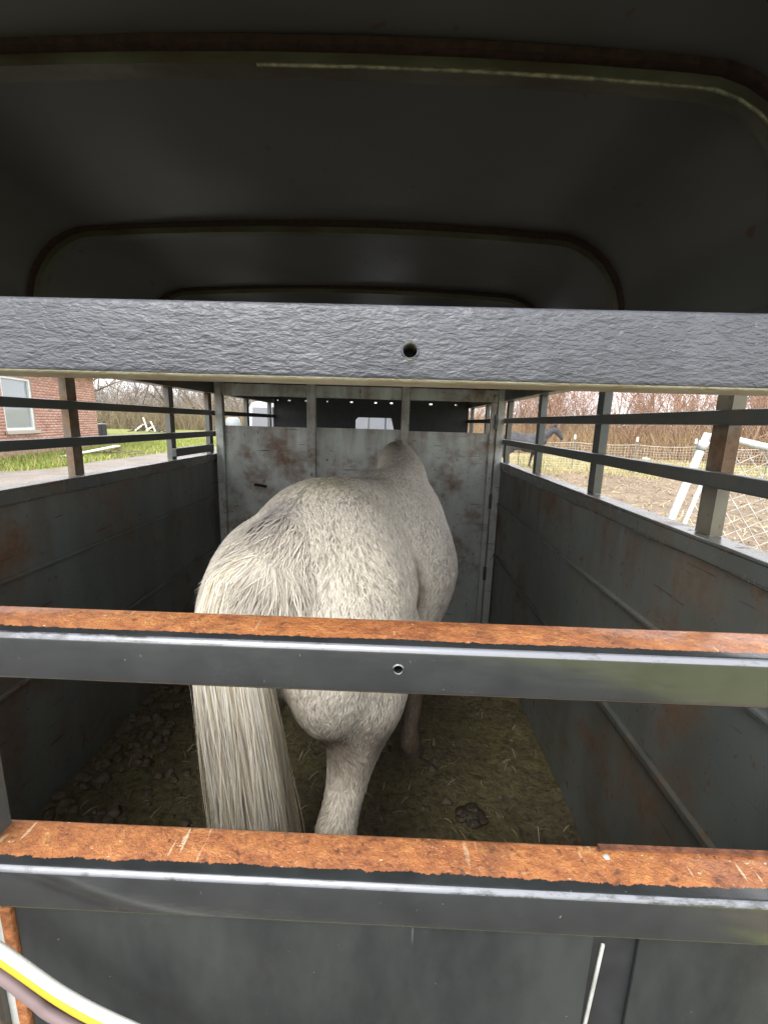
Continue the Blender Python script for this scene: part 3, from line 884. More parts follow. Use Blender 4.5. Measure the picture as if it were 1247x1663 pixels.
def tufts(name, co, no, tri, n, L, w, colf, flow, lift, parent, mat, seed, mask=None):
    r = np.random.default_rng(seed)
    a, b_, c_ = co[tri[:, 0]], co[tri[:, 1]], co[tri[:, 2]]
    ar = np.linalg.norm(np.cross(b_ - a, c_ - a), axis=1)
    if mask is not None: ar = ar * mask((a + b_ + c_) / 3)
    k = r.choice(len(tri), n, p=ar / ar.sum())
    u = r.random((n, 2)); f = u.sum(1) > 1; u[f] = 1 - u[f]
    P = a[k] + (b_ - a)[k] * u[:, :1] + (c_ - a)[k] * u[:, 1:]
    Nn = no[tri[k, 0]] * (1 - u.sum(1))[:, None] + no[tri[k, 1]] * u[:, :1] + no[tri[k, 2]] * u[:, 1:]
    Nn /= np.linalg.norm(Nn, axis=1)[:, None] + 1e-9
    D = flow(P, Nn)
    D = D - Nn * (D * Nn).sum(1)[:, None]
    D /= np.linalg.norm(D, axis=1)[:, None] + 1e-9
    S = np.cross(Nn, D)
    ph = nvec(P, 7.0, 20)[:, None] * .75 + nvec(P, 30.0, 40)[:, None] * .38 + r.normal(0, .16, (n, 1))
    D, S = D * np.cos(ph) + S * np.sin(ph), S * np.cos(ph) - D * np.sin(ph)
    ln = L * r.uniform(.55, 1.25, (n, 1)); wd = w * r.uniform(.6, 1.3, (n, 1))
    curl = r.normal(0, .12, (n, 1)) * ln
    q0 = P - Nn * .0015; q1 = P + D * ln * .5 + Nn * ln * lift * .62 + S * curl; q2 = P + D * ln + Nn * ln * lift * .5 + S * curl * 1.8
    V = np.stack([q0 - S * wd * .35, q0 + S * wd * .35, q1 - S * wd * .5, q1 + S * wd * .5, q1 + Nn * wd * .3, q2], 1)
    V = V.reshape(-1, 3); i = np.arange(n)[:, None] * 6
    F = np.concatenate([i + np.array([t]) for t in ((0, 4, 2), (0, 1, 4), (1, 3, 4), (2, 4, 5), (4, 3, 5))], 0)
    me = mesh_np(name, V, F)
    C = colf(P) * r.uniform(.70, 1.22, (n, 1))
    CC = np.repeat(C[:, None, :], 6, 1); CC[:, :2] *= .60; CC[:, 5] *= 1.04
    set_col(me, np.clip(CC, 0, .92).reshape(-1, 3))
    return link(name, me, mat, parent, local=True, smooth=True)

def flow_horse(P, N_):
    D = np.tile(np.array([0.0, -.75, -.55]), (len(P), 1))
    hind_ = np.clip((.45 - P[:, 1]) / .4, 0, 1)[:, None]
    D = D * (1 - hind_) + np.array([0.0, -.38, -1.0]) * hind_
    D[:, 0] += np.sign(P[:, 0]) * .25 * np.clip((P[:, 2] - 1.0) / .2, 0, 1)
    flank = (np.clip(1 - np.abs(P[:, 1] - .52) / .14, 0, 1) * np.clip((np.abs(P[:, 0]) - .18) / .05, 0, 1))[:, None]
    return D + flank * np.array([0, .9, .25])
def fur_mask(C):
    return (C[:, 2] > .10) * (.45 + 1.0 * (C[:, 1] < .6) + .75 * ((C[:, 1] < 1.5) & (C[:, 1] >= .6) & ((C[:, 0] > .1) | (C[:, 2] > 1.0))))
g = G('damp hair'); g.set(col=g.attr('tint'), rough=.5, spec=.3); M['fur'] = g.m
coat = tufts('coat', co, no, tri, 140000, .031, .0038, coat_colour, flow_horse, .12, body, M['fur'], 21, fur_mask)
coat['kind'] = 'stuff'
# longer hair running from the croup over the root of the tail
def dock_mask(C):
    d = np.linalg.norm((C - np.array([-.015, .035, 1.125])) / np.array([.085, .09, .075]), axis=1)
    return np.clip(1.3 - d, 0, 1) + 1e-9
def dock_flow(P, N_):
    return np.tile(np.array([-.30, -.45, -.85]), (len(P), 1))
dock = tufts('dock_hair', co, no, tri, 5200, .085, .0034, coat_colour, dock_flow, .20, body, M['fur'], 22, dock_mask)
dock['kind'] = 'stuff'

hoof_m = simple('hoof horn', (.09, .07, .055), .5, bump=.3, scale=40)
for (x_, y_) in ((-.150, .225), (.150, .145), (-.14, 1.09), (.145, .87)):
    hoof(H, x_, y_, hoof_m)
for s in (-1, 1):
    b = MB().lathe([(.001, .085), (.012, .07), (.022, .04), (.018, 0.0), (.008, -.02)], 10)
    e = b.build('ear', M['coat'], H, local=True, smooth=True)
    set_col(e.data, np.tile([.4, .36, .31], (len(e.data.vertices), 1)))
    e.matrix_local = Matrix.Translation((-.185 + s * .045, 1.775, 1.17)) @ Matrix.Rotation(rad(-95), 4, 'X') @ Matrix.Rotation(s * rad(25), 4, 'Y')
    ey = MB().lathe([(.001, -.016), (.011, -.011), (.016, 0), (.011, .011), (.001, .016)], 12).build('eye', simple('dark eye', (.012, .010, .009), .1), H, local=True, smooth=True)
    ey.location = (-.16 + s * .078, 1.805, 1.045)

# tail: a core with long strands falling from the dock
def strands(name, roots, n, seg, path, spread, w, cols, parent, seed, frizz=.010):
    """path(t) -> centre, radius ; strands keep their place in the bundle"""
    r = np.random.default_rng(seed)
    th = r.uniform(0, 2 * math.pi, n); rr = np.sqrt(r.uniform(0.05, 1, n)); tend = np.clip(r.normal(.93, .10, n), .45, 1.04)
    ts = np.linspace(0, 1, seg)
    Cc = np.array([[*path(t)[0]] for t in np.linspace(0, 1.05, 60)]); Rr = np.array([path(t)[1] for t in np.linspace(0, 1.05, 60)])
    ph = r.uniform(0, 6.28, (n, 3)); fq = r.uniform(2, 7, (n, 3)); am = r.uniform(.2, 1, (n, 1)) * frizz
    wild = (r.random(n) < .10)
    V = np.zeros((n, seg, 2, 3), np.float32)
    for j, t in enumerate(ts):
        tt = t * tend
        f = tt / 1.05 * 59; i0 = np.clip(f.astype(int), 0, 58); fr = (f - i0)[:, None]
        C = Cc[i0] * (1 - fr) + Cc[i0 + 1] * fr; R = Rr[i0] * (1 - fr) + Rr[i0 + 1] * fr
        k = rr * (1 + wild * .16 * t)
        off = np.stack([np.cos(th + .25 * np.sin(3 * tt + ph[:, 0])) * k * R[:, 0], np.sin(th) * k * R[:, 1], np.zeros(n)], 1)
        wob = np.stack([np.sin(fq[:, q] * tt + ph[:, q]) for q in range(3)], 1) * am * (t * 1.6) * (1 + 1.2 * wild[:, None])
        cl_ = np.floor(th * 5) * 1.7
        wob = wob + np.stack([np.sin(cl_ + 5 * tt), np.cos(cl_ * 1.3 + 4 * tt), 0 * tt], 1) * .007 * t
        c_ = C + off + wob
        a = th + math.pi / 2 + ph[:, 1] * .12
        sd = np.stack([np.cos(a), np.sin(a) * .6, np.zeros(n)], 1) * (w * (1.0 - .75 * t ** 3))
        V[:, j, 0] = c_ - sd; V[:, j, 1] = c_ + sd
    idx = np.arange(n * seg * 2).reshape(n, seg, 2)
    F = np.stack([idx[:, :-1, 0], idx[:, :-1, 1], idx[:, 1:, 1], idx[:, 1:, 0]], -1).reshape(-1, 4)
    me = mesh_np(name, V.reshape(-1, 3), F)
    base = np.array(cols)[r.integers(0, len(cols), n)] * r.uniform(.75, 1.15, (n, 1))
    CC = np.repeat(base[:, None, :], seg, 1); d = (np.linspace(0, 1, seg) ** 1.5)[None, :, None]
    stain = np.clip(r.normal(.22, .22, (n, 1, 1)), 0, .8) * d
    CC = CC * (1 - stain) + np.array([.56, .45, .29]) * stain
    set_col(me, np.repeat(CC[:, :, None, :], 2, 2).reshape(-1, 3))
    return link(name, me, M['fur'], parent, local=True, smooth=True)
def tail_path(t):
    k = [(0, (.0, .13, 1.10)), (.06, (-.014, .03, 1.125)), (.13, (-.036, -.020, 1.085)), (.24, (-.044, -.050, .97)), (.4, (-.018, -.06, .82)), (.65, (.0, -.045, .56)), (.85, (.004, -.03, .33)), (1.05, (.008, -.02, .12))]
    for (t0, a), (t1, b_) in zip(k, k[1:]):
        if t <= t1 + 1e-9:
            f = (t - t0) / (t1 - t0); f = f * f * (3 - 2 * f) * .4 + f * .6
            c_ = [a[i] + (b_[i] - a[i]) * f for i in range(3)]; break
    rw = np.interp(t, [0, .1, .25, .5, .8, 1.05], [.028, .045, .075, .088, .094, .085])
    rd = np.interp(t, [0, .1, .25, .5, .8, 1.05], [.03, .04, .045, .045, .055, .05])
    return c_, (rw, rd)
b = bmesh.new()
loft(b, [(tail_path(t)[0], tail_path(t)[1][0] * (.78 if t > .3 else .45), tail_path(t)[1][1] * (.6 if t > .3 else .3)) for t in (.20, .27, .35, .5, .7, .85, .97)], 16)
me = bpy.data.meshes.new('tail'); b.to_mesh(me); b.free()
set_col(me, np.tile([.45, .39, .29], (len(me.vertices), 1)))
tail = link('tail', me, M['fur'], H, local=True, smooth=True)
st = strands('tail_hair', None, 7000, 16, tail_path, 1, .0009, [(.84, .79, .66), (.79, .72, .57), (.86, .83, .75), (.70, .61, .45)], tail, 31)
st['kind'] = 'stuff'
# short mane along the crest
def mane(par, pts, n, L, cols, seed, mat):
    r = np.random.default_rng(seed)
    P = np.array(pts); t = r.random(n) * (len(P) - 1); i = t.astype(int).clip(0, len(P) - 2); f = (t - i)[:, None]
    q = P[i] * (1 - f) + P[i + 1] * f + r.normal(0, .008, (n, 3))
    side = np.where(r.random(n) < .7, -1, 1)[:, None]
    d1 = np.concatenate([side * r.uniform(.3, 1, (n, 1)), r.normal(-.2, .3, (n, 1)), r.uniform(-.1, .5, (n, 1))], 1) * L * .4
    d2 = d1 + np.concatenate([side * r.uniform(.2, .6, (n, 1)), r.normal(-.1, .2, (n, 1)), -r.uniform(.5, 1.2, (n, 1))], 1) * L * .7
    w = np.array([0, .003, 0])
    V = np.stack([q - w, q + w, q + d1 - w, q + d1 + w, q + d2], 1).reshape(-1, 3); k = np.arange(n)[:, None] * 5
    F = np.concatenate([k + np.array([a_]) for a_ in ((0, 1, 3), (0, 3, 2), (2, 3, 4))], 0)
    me = mesh_np('mane', V, F); C = np.array(cols)[r.integers(0, len(cols), n)] * r.uniform(.7, 1.2, (n, 1))
    set_col(me, np.repeat(C, 5, 0))
    return link('mane', me, mat, par, local=True)
mane(H, [(-.03, 1.22, 1.265), (-.09, 1.40, 1.298), (-.13, 1.50, 1.305)], 220, .03, [(.58, .52, .44), (.64, .58, .50)], 8, M['fur'])

# --- the grey horse in the paddock
g = G('grey horse coat')
g.set(col=g.ramp(g.noise(6, 4), [(.3, (.036, .036, .040)), (.7, (.072, .072, .078))]), rough=.6, spec=.25); M['grey_coat'] = g.m
NECK2 = [((0, 1.14, 1.02), .13, .20), ((0, 1.32, 1.13), .10, .165), ((0, 1.50, 1.27), .08, .13), ((0, 1.63, 1.36), .07, .10)]
HEAD2 = [((0, 1.62, 1.36), .068, .09), ((0, 1.74, 1.27), .078, .11), ((0, 1.85, 1.14), .058, .08), ((0, 1.93, 1.03), .045, .055)]
b2 = horse_mesh([hind(-1, .16), hind(1, -.08), fore(-1, -.1), fore(1, .1)], NECK2, HEAD2, [(y, z + .01, hw * .9, hh * .88) for y, z, hw, hh in TRUNK], .018, 6)
H2 = empty('grey_horse', (4.70, 18.3, GZ), rad(-88), 1.2)
tag(H2, 'dark grey horse walking in the muddy paddock behind the trailer post', 'horse')
link('body', b2, M['grey_coat'], H2, local=True, smooth=True)
dk = simple('dark mane hair', (.03, .028, .028), .7)
for (x_, y_) in ((-.15, .285), (.15, .045), (-.14, .99), (.14, 1.19)): hoof(H2, x_, y_, hoof_m)
b = bmesh.new()
loft(b, [((0, .06, 1.16), .03, .035), ((0, -.02, 1.08), .04, .04), ((0, -.06, .85), .05, .05), ((0, -.04, .55), .055, .05), ((0, -.03, .38), .03, .03)], 12)
me = bpy.data.meshes.new('tail'); b.to_mesh(me); b.free(); link('tail', me, dk, H2, local=True, smooth=True)
mn = mane(H2, [(0, 1.25, 1.26), (0, 1.40, 1.32), (0, 1.55, 1.415), (0, 1.66, 1.45)], 500, .11, [(.03, .028, .028), (.06, .055, .055)], 9, M['fur'])
for s in (-1, 1):
    e = MB().lathe([(.001, .12), (.016, .09), (.028, .05), (.022, 0.0), (.01, -.02)], 10).build('ear', M['grey_coat'], H2, local=True, smooth=True)
    e.matrix_local = Matrix.Translation((s * .045, 1.66, 1.43)) @ Matrix.Rotation(s * rad(15), 4, 'Y')
    ey = MB().lathe([(.001, -.018), (.013, -.012), (.018, 0), (.013, .012), (.001, .018)], 10).build('eye', dk, H2, local=True, smooth=True)
    ey.location = (s * .068, 1.74, 1.30)

# ------------------------------------------------------------------ trees and brush
def tree_arrays(seed, H_, r0, spread, lev=4, kids=(5, 5, 4, 3), lean=(0, 0), droop=0.0, first=.3):
    rr = random.Random(seed); segs = []
    def grow(p, d, L, r, lv):
        n = 5 if lv < 2 else 3
        pts = [p]; rs = [r]; q = p.copy(); dd = d.copy()
        for i in range(n):
            dd = (dd + Vector((rr.gauss(0, .12), rr.gauss(0, .12), rr.gauss(0, .10) + (.05 if lv else .0) - droop * lv * .05))).normalized()
            q = q + dd * L / n; pts.append(q.copy()); rs.append(r * (1 - .72 * (i + 1) / n))
        segs.append((pts, rs, lv))
        if lv < lev:
            k = kids[min(lv, len(kids) - 1)]
            for j in range(k):
                t = first + (1 - first) * (j + rr.random()) / k if lv == 0 else .25 + .75 * (j + rr.random()) / k
                f = t * n; i = min(int(f), n - 1); pp = pts[i].lerp(pts[i + 1], f - i)
                ax = Vector((rr.gauss(0, 1), rr.gauss(0, 1), rr.gauss(0, .4))); base = (pts[i + 1] - pts[i]).normalized()
                ax = (ax - base * ax.dot(base)).normalized()
                nd = (base * (1 - spread) + ax * spread * 1.15).normalized()
                grow(pp, nd, L * rr.uniform(.42, .68), max(rs[i] * .58, .006), lv + 1)
    grow(Vector((0, 0, -.1)), Vector((lean[0], lean[1], 1)).normalized(), H_ * .62, r0, 0)
    return segs
def segs_mesh(name, segs, rmin=0.0):
    V = []; F = []
    for pts, rs, lv in segs:
        n = 7 if lv == 0 else (5 if lv == 1 else 3)
        base = len(V)
        for i, p in enumerate(pts):
            t = (pts[min(i + 1, len(pts) - 1)] - pts[max(i - 1, 0)]).normalized()
            r = t.cross(Vector((0.3, .2, 1)).normalized()); r = r.normalized() if r.length > .01 else Vector((1, 0, 0)); u = r.cross(t)
            for k in range(n):
                a = 2 * math.pi * k / n
                V.append(p + (r * math.cos(a) + u * math.sin(a)) * max(rs[i], rmin))
        for i in range(len(pts) - 1):
            for k in range(n):
                F.append((base + i * n + k, base + i * n + (k + 1) % n, base + (i + 1) * n + (k + 1) % n, base + (i + 1) * n + k))
    return mesh_np(name, [v[:] for v in V], F)
bark = simple('grey brown bark', (.17, .135, .105), .9, bump=.5, scale=12, var=.35)
twig = simple('grey brown twigs', (.20, .155, .12), .9)
bark_r = simple('reddish bark', (.30, .185, .13), .9, bump=.4, scale=12, var=.35)
twig_r = simple('reddish twigs', (.36, .225, .16), .9)
def tree(name, label, loc, seed, H_, r0, spread, mats=(bark, twig), group=None, rmin=.008, **k):
    s = tree_arrays(seed, H_, r0, spread, **k)
    o = empty(name, loc); tag(o, label, 'tree', group)
    link('trunk', segs_mesh('trunk', [q for q in s if q[2] < 2], rmin), mats[0], o, local=True, smooth=True)
    link('crown', segs_mesh('crown', [q for q in s if q[2] >= 2], rmin), mats[1], o, local=True)
    return o
tree('bare_tree', 'large bare tree spreading low limbs from behind the brick house corner', (-23, 34, GZ), 5, 13, .42, .62, lev=4, kids=(9, 7, 6, 4), first=.12, droop=.6, rmin=.010)
tree('bare_tree', 'bare tree with arching limbs beside the front trailer partition post', (-16.6, 41, GZ), 9, 12, .30, .60, lev=4, kids=(8, 6, 6, 4), first=.22, droop=.4, rmin=.011)
ORD = ['first', 'second', 'third', 'fourth', 'fifth', 'sixth', 'seventh', 'eighth', 'ninth', 'tenth']
xs = [(-39, 66), (-35.5, 62), (-33, 67), (-29.5, 60), (-27.5, 68), (-25, 63), (-22.5, 66), (-43, 70), (-20, 70), (-31, 72)]
for i, (x_, y_) in enumerate(sorted(xs, key=lambda p: p[0] / p[1])):
    tree('slim_tree', ORD[i] + ' slim bare tree from the left in the lawn edge row', (x_, y_, GZ - .1), 30 + i, random.uniform(10, 14), random.uniform(.14, .22), .42, group='slim bare trees at the edge of the lawn', lev=3, kids=(9, 5, 5), first=.2, rmin=.014)
# reddish saplings on the right: a few shapes, many individuals
protos = []
for i in range(6):
    s = tree_arrays(60 + i, random.uniform(6.0, 8.5), random.uniform(.05, .09), .36, lev=3, kids=(10, 6, 4), first=.12)
    protos.append((segs_mesh('trunk', [q for q in s if q[2] < 2], .010), segs_mesh('crown', [q for q in s if q[2] >= 2], .008)))
rt = random.Random(3)
for i in range(64):
    az = rad(rt.uniform(7, 44)); d = rt.uniform(30, 48)
    o = empty('sapling', (.24 + math.sin(az) * d, math.cos(az) * d, GZ - .05), rt.uniform(0, 6.28), rt.uniform(.75, 1.25))
    tag(o, 'bare reddish sapling standing in the thicket behind the paddock', 'tree', 'bare saplings in the thicket')
    a_, b_ = protos[i % 6]
    link('trunk', a_, bark_r, o, local=True); link('crown', b_, twig_r, o, local=True)
def thicket(name, label, n, azr, dr, hr, cols, seed, w=.011):
    r = np.random.default_rng(seed)
    az = np.radians(r.uniform(*azr, n)); d = r.uniform(*dr, n); h = r.uniform(*hr, n) * r.uniform(.5, 1, n)
    X = .24 + np.sin(az) * d; Y = np.cos(az) * d
    V = []; ln = r.normal(0, .16, (n, 2)) * h[:, None]; ln2 = ln * 2 + r.normal(0, .16, (n, 2)) * h[:, None]
    sx = np.cos(az) * w; sy = -np.sin(az) * w
    P = []
    for t, off, ww in ((0, 0 * ln, 1.0), (.5, ln, .8), (1, ln2, .35)):
        c_ = np.stack([X + off[:, 0], Y + off[:, 1], GZ + h * t], 1); s_ = np.stack([sx, sy, 0 * sx], 1) * ww
        u_ = np.stack([-sy, sx, 0 * sx], 1) * ww
        P += [c_ - s_, c_ + s_, c_ + u_]
    V = np.stack(P, 1).reshape(-1, 3); k = np.arange(n)[:, None] * 9
    F = np.concatenate([k + np.array([q]) for q in ((0, 1, 4, 3), (1, 2, 5, 4), (2, 0, 3, 5), (3, 4, 7, 6), (4, 5, 8, 7), (5, 3, 6, 8))], 0)
    me = mesh_np(name, V, F)
    set_col(me, np.repeat(np.array(cols)[r.integers(0, len(cols), n)] * r.uniform(.6, 1.3, (n, 1)), 9, 0))
    return tag(link(name, me, M['tint']), label, 'brush', kind='stuff')
thicket('brush_thicket', 'dense rust coloured brush thicket behind the paddock', 15000, (5, 47), (32, 52), (1.4, 3.9), [(.40, .27, .18), (.46, .34, .22), (.31, .21, .14), (.50, .39, .26)], 15, .013)
thicket('dry_reeds', 'pale dry weeds along the foot of the thicket', 9000, (5, 47), (29.5, 33), (.5, 2.3), [(.46, .35, .20), (.38, .26, .15), (.30, .19, .12)], 16, .010)
thicket('far_brush', 'grey brown brush along the far edge of the lawn', 9000, (-38, -14), (64, 74), (1.0, 4.2), [(.27, .22, .15), (.34, .28, .16), (.21, .17, .12)], 17, .018)
thicket('far_wood', 'hazy grey wood on the far hill', 9000, (-42, -6), (150, 190), (6, 15), [(.36, .33, .31), (.30, .27, .26)], 18, .07)

# ------------------------------------------------------------------ brick house on the left
A = Vector((-13.76, 15.39, GZ)); B_ = Vector((-15.44, 23.36, GZ))
d = (B_ - A).normalized(); nrm = Vector((d.y, -d.x, 0))      # outward normal towards the drive
HB = empty('brick_house', B_, 0)
HB.rotation_euler = (0, 0, math.atan2(-d.y, -d.x))           # local +x runs from the far corner back along the wall, local -y or +y is outward
tag(HB, 'red brick house with white framed window beside the lawn', 'house')
LX, HZ, DEP = 15.0, 3.6, 9.0
sgn = -1 if (Matrix.Rotation(HB.rotation_euler.z, 3, 'Z') @ Vector((0, -1, 0))).dot(nrm) > 0 else 1   # outward = sgn * y
# window along the wall: hit points of the wall plane
def wall_x(px):   # distance from far corner for a picture column, from the measured rays
    return px
WX0, WX1, WZ0, WZ1 = 5.6, 7.5, 1.02 - GZ * 0, 3.0
mort = simple('mortar', (.46, .39, .33), .9)
core = MB()
yo = sgn * -.02
def bxo(b, x0, x1, ya, yb, z0, z1, **k): return b.box(x0, x1, min(ya, yb), max(ya, yb), z0, z1, **k)
bxo(core, .02, WX0, yo, yo - sgn * .25, 0, HZ); bxo(core, WX1, LX, yo, yo - sgn * .25, 0, HZ)
bxo(core, WX0, WX1, yo, yo - sgn * .25, 0, WZ0); bxo(core, WX0, WX1, yo, yo - sgn * .25, WZ1, HZ)
bxo(core, .02, .27, yo - sgn * .25, -sgn * DEP, 0, HZ); bxo(core, LX - .25, LX, yo - sgn * .25, -sgn * DEP, 0, HZ); bxo(core, .27, LX - .25, -sgn * (DEP - .25), -sgn * DEP, 0, HZ)
wallo = core.build('wall', mort, HB, local=True)
g = G('red brick')
rndc = g.attr('tint'); g.set(col=g.mix(g.ramp(g.noise(18, 4), [(.3, .0), (.7, .30)]), rndc, (.32, .16, .12)), rough=.85, normal=g.bump(g.noise(40, 4), .4, .01))
M['brick'] = g.m
V = []; F = []; C = []
CH, BL, MT = .112, .33, .016
rb = random.Random(4)
for j in range(int((HZ - .42) / CH)):
    z0 = .42 + j * CH; x_ = -(BL / 2 if j % 2 else 0)
    while x_ < 11.5:
        x0, x1 = max(0, x_), x_ + BL - MT; zc = z0 + CH / 2
        pieces = [(x0, x1)]
        if WZ0 - .02 < zc < WZ1:
            pieces = [(a_, b2_) for a_, b2_ in ((x0, min(x1, WX0)), (max(x0, WX1), x1)) if b2_ - a_ > .03]
        for a_, b2_ in pieces:
            if b2_ - a_ < .03: continue
            k = len(V); pr_ = sgn * rb.uniform(-.002, .003)
            ya, yb = yo + sgn * .001, yo + sgn * .014 + pr_
            V += [(a_, ya, z0), (b2_, ya, z0), (b2_, ya, z0 + CH - MT), (a_, ya, z0 + CH - MT), (a_, yb, z0), (b2_, yb, z0), (b2_, yb, z0 + CH - MT), (a_, yb, z0 + CH - MT)]
            F += [(k + 4, k + 5, k + 6, k + 7), (k, k + 1, k + 5, k + 4), (k + 1, k + 2, k + 6, k + 5), (k + 2, k + 3, k + 7, k + 6), (k + 3, k, k + 4, k + 7)]
            t = rb.random(); cc = Vector((.52, .27, .21)).lerp(Vector((.62, .38, .31)), t) * rb.uniform(.85, 1.1)
            C += [cc[:]] * 8
        x_ += BL
me = mesh_np('brickwork', V, F); set_col(me, C)
bw = link('brickwork', me, M['brick'], wallo, local=True); bw['kind'] = 'stuff'
bm_ = bmesh.new(); bm_.from_mesh(me); bmesh.ops.recalc_face_normals(bm_, faces=bm_.faces[:]); bm_.to_mesh(me); bm_.free()
bxo(MB(), -.03, LX, yo, yo + sgn * .035, 0, .41, bev=.008).build('foundation', simple('stained foundation', (.36, .25, .17), .9, bump=.4, scale=8, var=.4), HB, local=True)
wf = simple('white window paint', (.74, .75, .73), .5)
wfo = MB()
for x0, x1, z0, z1 in ((WX0, WX0 + .13, WZ0, WZ1), (WX1 - .13, WX1, WZ0, WZ1), (WX0 + .13, WX1 - .13, WZ0, WZ0 + .1), (WX0 + .13, WX1 - .13, WZ1 - .1, WZ1)):
    bxo(wfo, x0, x1, yo - sgn * .14, yo - sgn * .035, z0, z1, bev=.006)
wi = wfo.build('window', wf, HB, local=True)
b = MB(); bxo(b, WX0 + .135, WX1 - .135, yo - sgn * .12, yo - sgn * .05, 1.98, 2.05, bev=.004); b.build('meeting_rail', wf, wi, local=True)
g = G('window glass'); g.set(col=(.55, .60, .64), rough=.05, spec=.9, trans=.55); M['glass'] = g.m
for z0, z1, dd in ((WZ0 + .105, 1.975, .09), (2.055, WZ1 - .105, .105)):
    b = MB(); bxo(b, WX0 + .135, WX1 - .135, yo - sgn * dd, yo - sgn * (dd + .006), z0, z1); b.build('pane', M['glass'], wi, local=True)
b = MB(); poly = []
nf = 40
for k in range(nf + 1):
    poly.append((WX0 + .14 + (WX1 - WX0 - .28) * k / nf, yo - sgn * (.19 + .018 * math.sin(k * 1.5))))
vv = [[b.bm.verts.new((p[0], p[1], z_)) for p in poly] for z_ in (WZ0 + .06, WZ1 - .06)]
for k in range(nf): b.bm.faces.new((vv[0][k], vv[0][k + 1], vv[1][k + 1], vv[1][k]))
b.build('curtain', simple('net curtain', (.62, .64, .64), .9), wi, local=True)
b = MB(); bxo(b, WX0 - .12, WX1 + .12, yo + sgn * .026, yo + sgn * .12, WZ0 - .13, WZ0 - .005, bev=.012); b.build('sill', simple('stone sill', (.46, .42, .35), .85, bump=.3), wi, local=True)
roof_b = MB().prism([(-sgn * -.5, HZ + .01), (-sgn * (DEP + .5), HZ + .01), (-sgn * DEP / 2, HZ + 2.4)], 'x', -.5, LX + .5)
roof_b.build('roof', simple('grey shingle roof', (.13, .125, .12), .9, bump=.5, scale=14), HB, local=True)
b = MB(); bxo(b, -.4, LX + .4, yo + sgn * .03, yo + sgn * .5, HZ - .06, HZ + .005); b.build('soffit', wf, HB, local=True)

# ------------------------------------------------------------------ things near the house
def P3(o, label, cat, **k): return tag(o, label, cat, **k)
bd = MB().bar((-12.55, 16.75, GZ + .07), (-11.55, 18.75, GZ + .42), .34, .035, .004).build('white_board', simple('white board paint', (.78, .78, .76), .5))
tag(bd, 'long white board resting tilted on branches by the house corner', 'board')
b = MB(); rb = random.Random(8)
for k in range(16):
    p = Vector((-11.6 + rb.uniform(-.6, .7), 18.7 + rb.uniform(-.5, .6), GZ + rb.uniform(.03, .22))); a_ = rb.uniform(0, 6.28)
    q = p + Vector((math.cos(a_), math.sin(a_), rb.uniform(-.1, .25))) * rb.uniform(.4, 1.0)
    b.tube([p, (p + q) / 2 + Vector((0, 0, .05)), q], [.03, .022, .008], 6)
tag(b.build('fallen_branches', bark), 'low heap of dark fallen branches under the white board', 'branches', kind='stuff')
# black bin just past the house corner
bb_ = empty('black_bin', (-20.75, 31.5, GZ), 0, .9); tag(bb_, 'black wheeled bin half hidden past the house corner', 'bin')
blk = simple('black plastic', (.02, .02, .022), .45)
b = MB(); me0 = b.box(-.32, .32, -.34, .34, .10, 1.12, bev=.05)
b.build('bin_body', blk, bb_, local=True)
MB().box(-.35, .35, -.38, .37, 1.125, 1.19, bev=.03).build('lid', simple('grey lid', (.30, .31, .32), .5), bb_, local=True)
for s in (-1, 1): MB().lathe([(.04, -.03), (.11, -.03), (.11, .03), (.04, .03)], 14, (s * .30, .30, .11), 'x').build('wheel', tyre_m, bb_, local=True)
# heap of logs with pale boards on it, far out on the lawn
rb = random.Random(12); CXp, CYp = -26.0, 47.0
hp = MB()
for k in range(70):
    x_ = rb.gauss(0, .95); z_ = rb.uniform(.05, max(.1, 1.0 - .38 * abs(x_))); y_ = rb.gauss(0, .4); a_ = rb.uniform(0, 3.14); L_ = rb.uniform(.5, 1.5); t_ = rb.uniform(-.35, .35)
    p = Vector((CXp + x_, CYp + y_, GZ + z_)); d_ = Vector((math.cos(a_), math.sin(a_), t_)) * L_ / 2
    hp.tube([p - d_, p, p + d_], [.05, .045, .03], 6)
tag(hp.build('brush_pile', simple('dark dead wood', (.13, .105, .085), .9)), 'dark heap of cut brush and logs out on the lawn', 'brush pile', kind='stuff')
wb = simple('weathered white lumber', (.70, .68, .62), .7)
for p, q, nm in (((-1.0, -.6, .15), (.05, -.7, .85), 'longest white plank leaning on the left of the brush pile'), ((.0, -.65, 1.5), (.45, -.75, .12), 'white plank standing steep in the middle of the brush pile'), ((.75, -.65, 1.15), (1.25, -.75, .1), 'short white plank at the right end of the brush pile'), ((.35, -.9, .2), (.9, -.8, .55), 'lowest white plank lying across the brush pile')):
    o = MB().bar((CXp + p[0], CYp + p[1], GZ + p[2]), (CXp + q[0], CYp + q[1], GZ + q[2]), .05, .17, .005).build('plank', wb)
    tag(o, nm, 'plank', 'white planks on the brush pile')

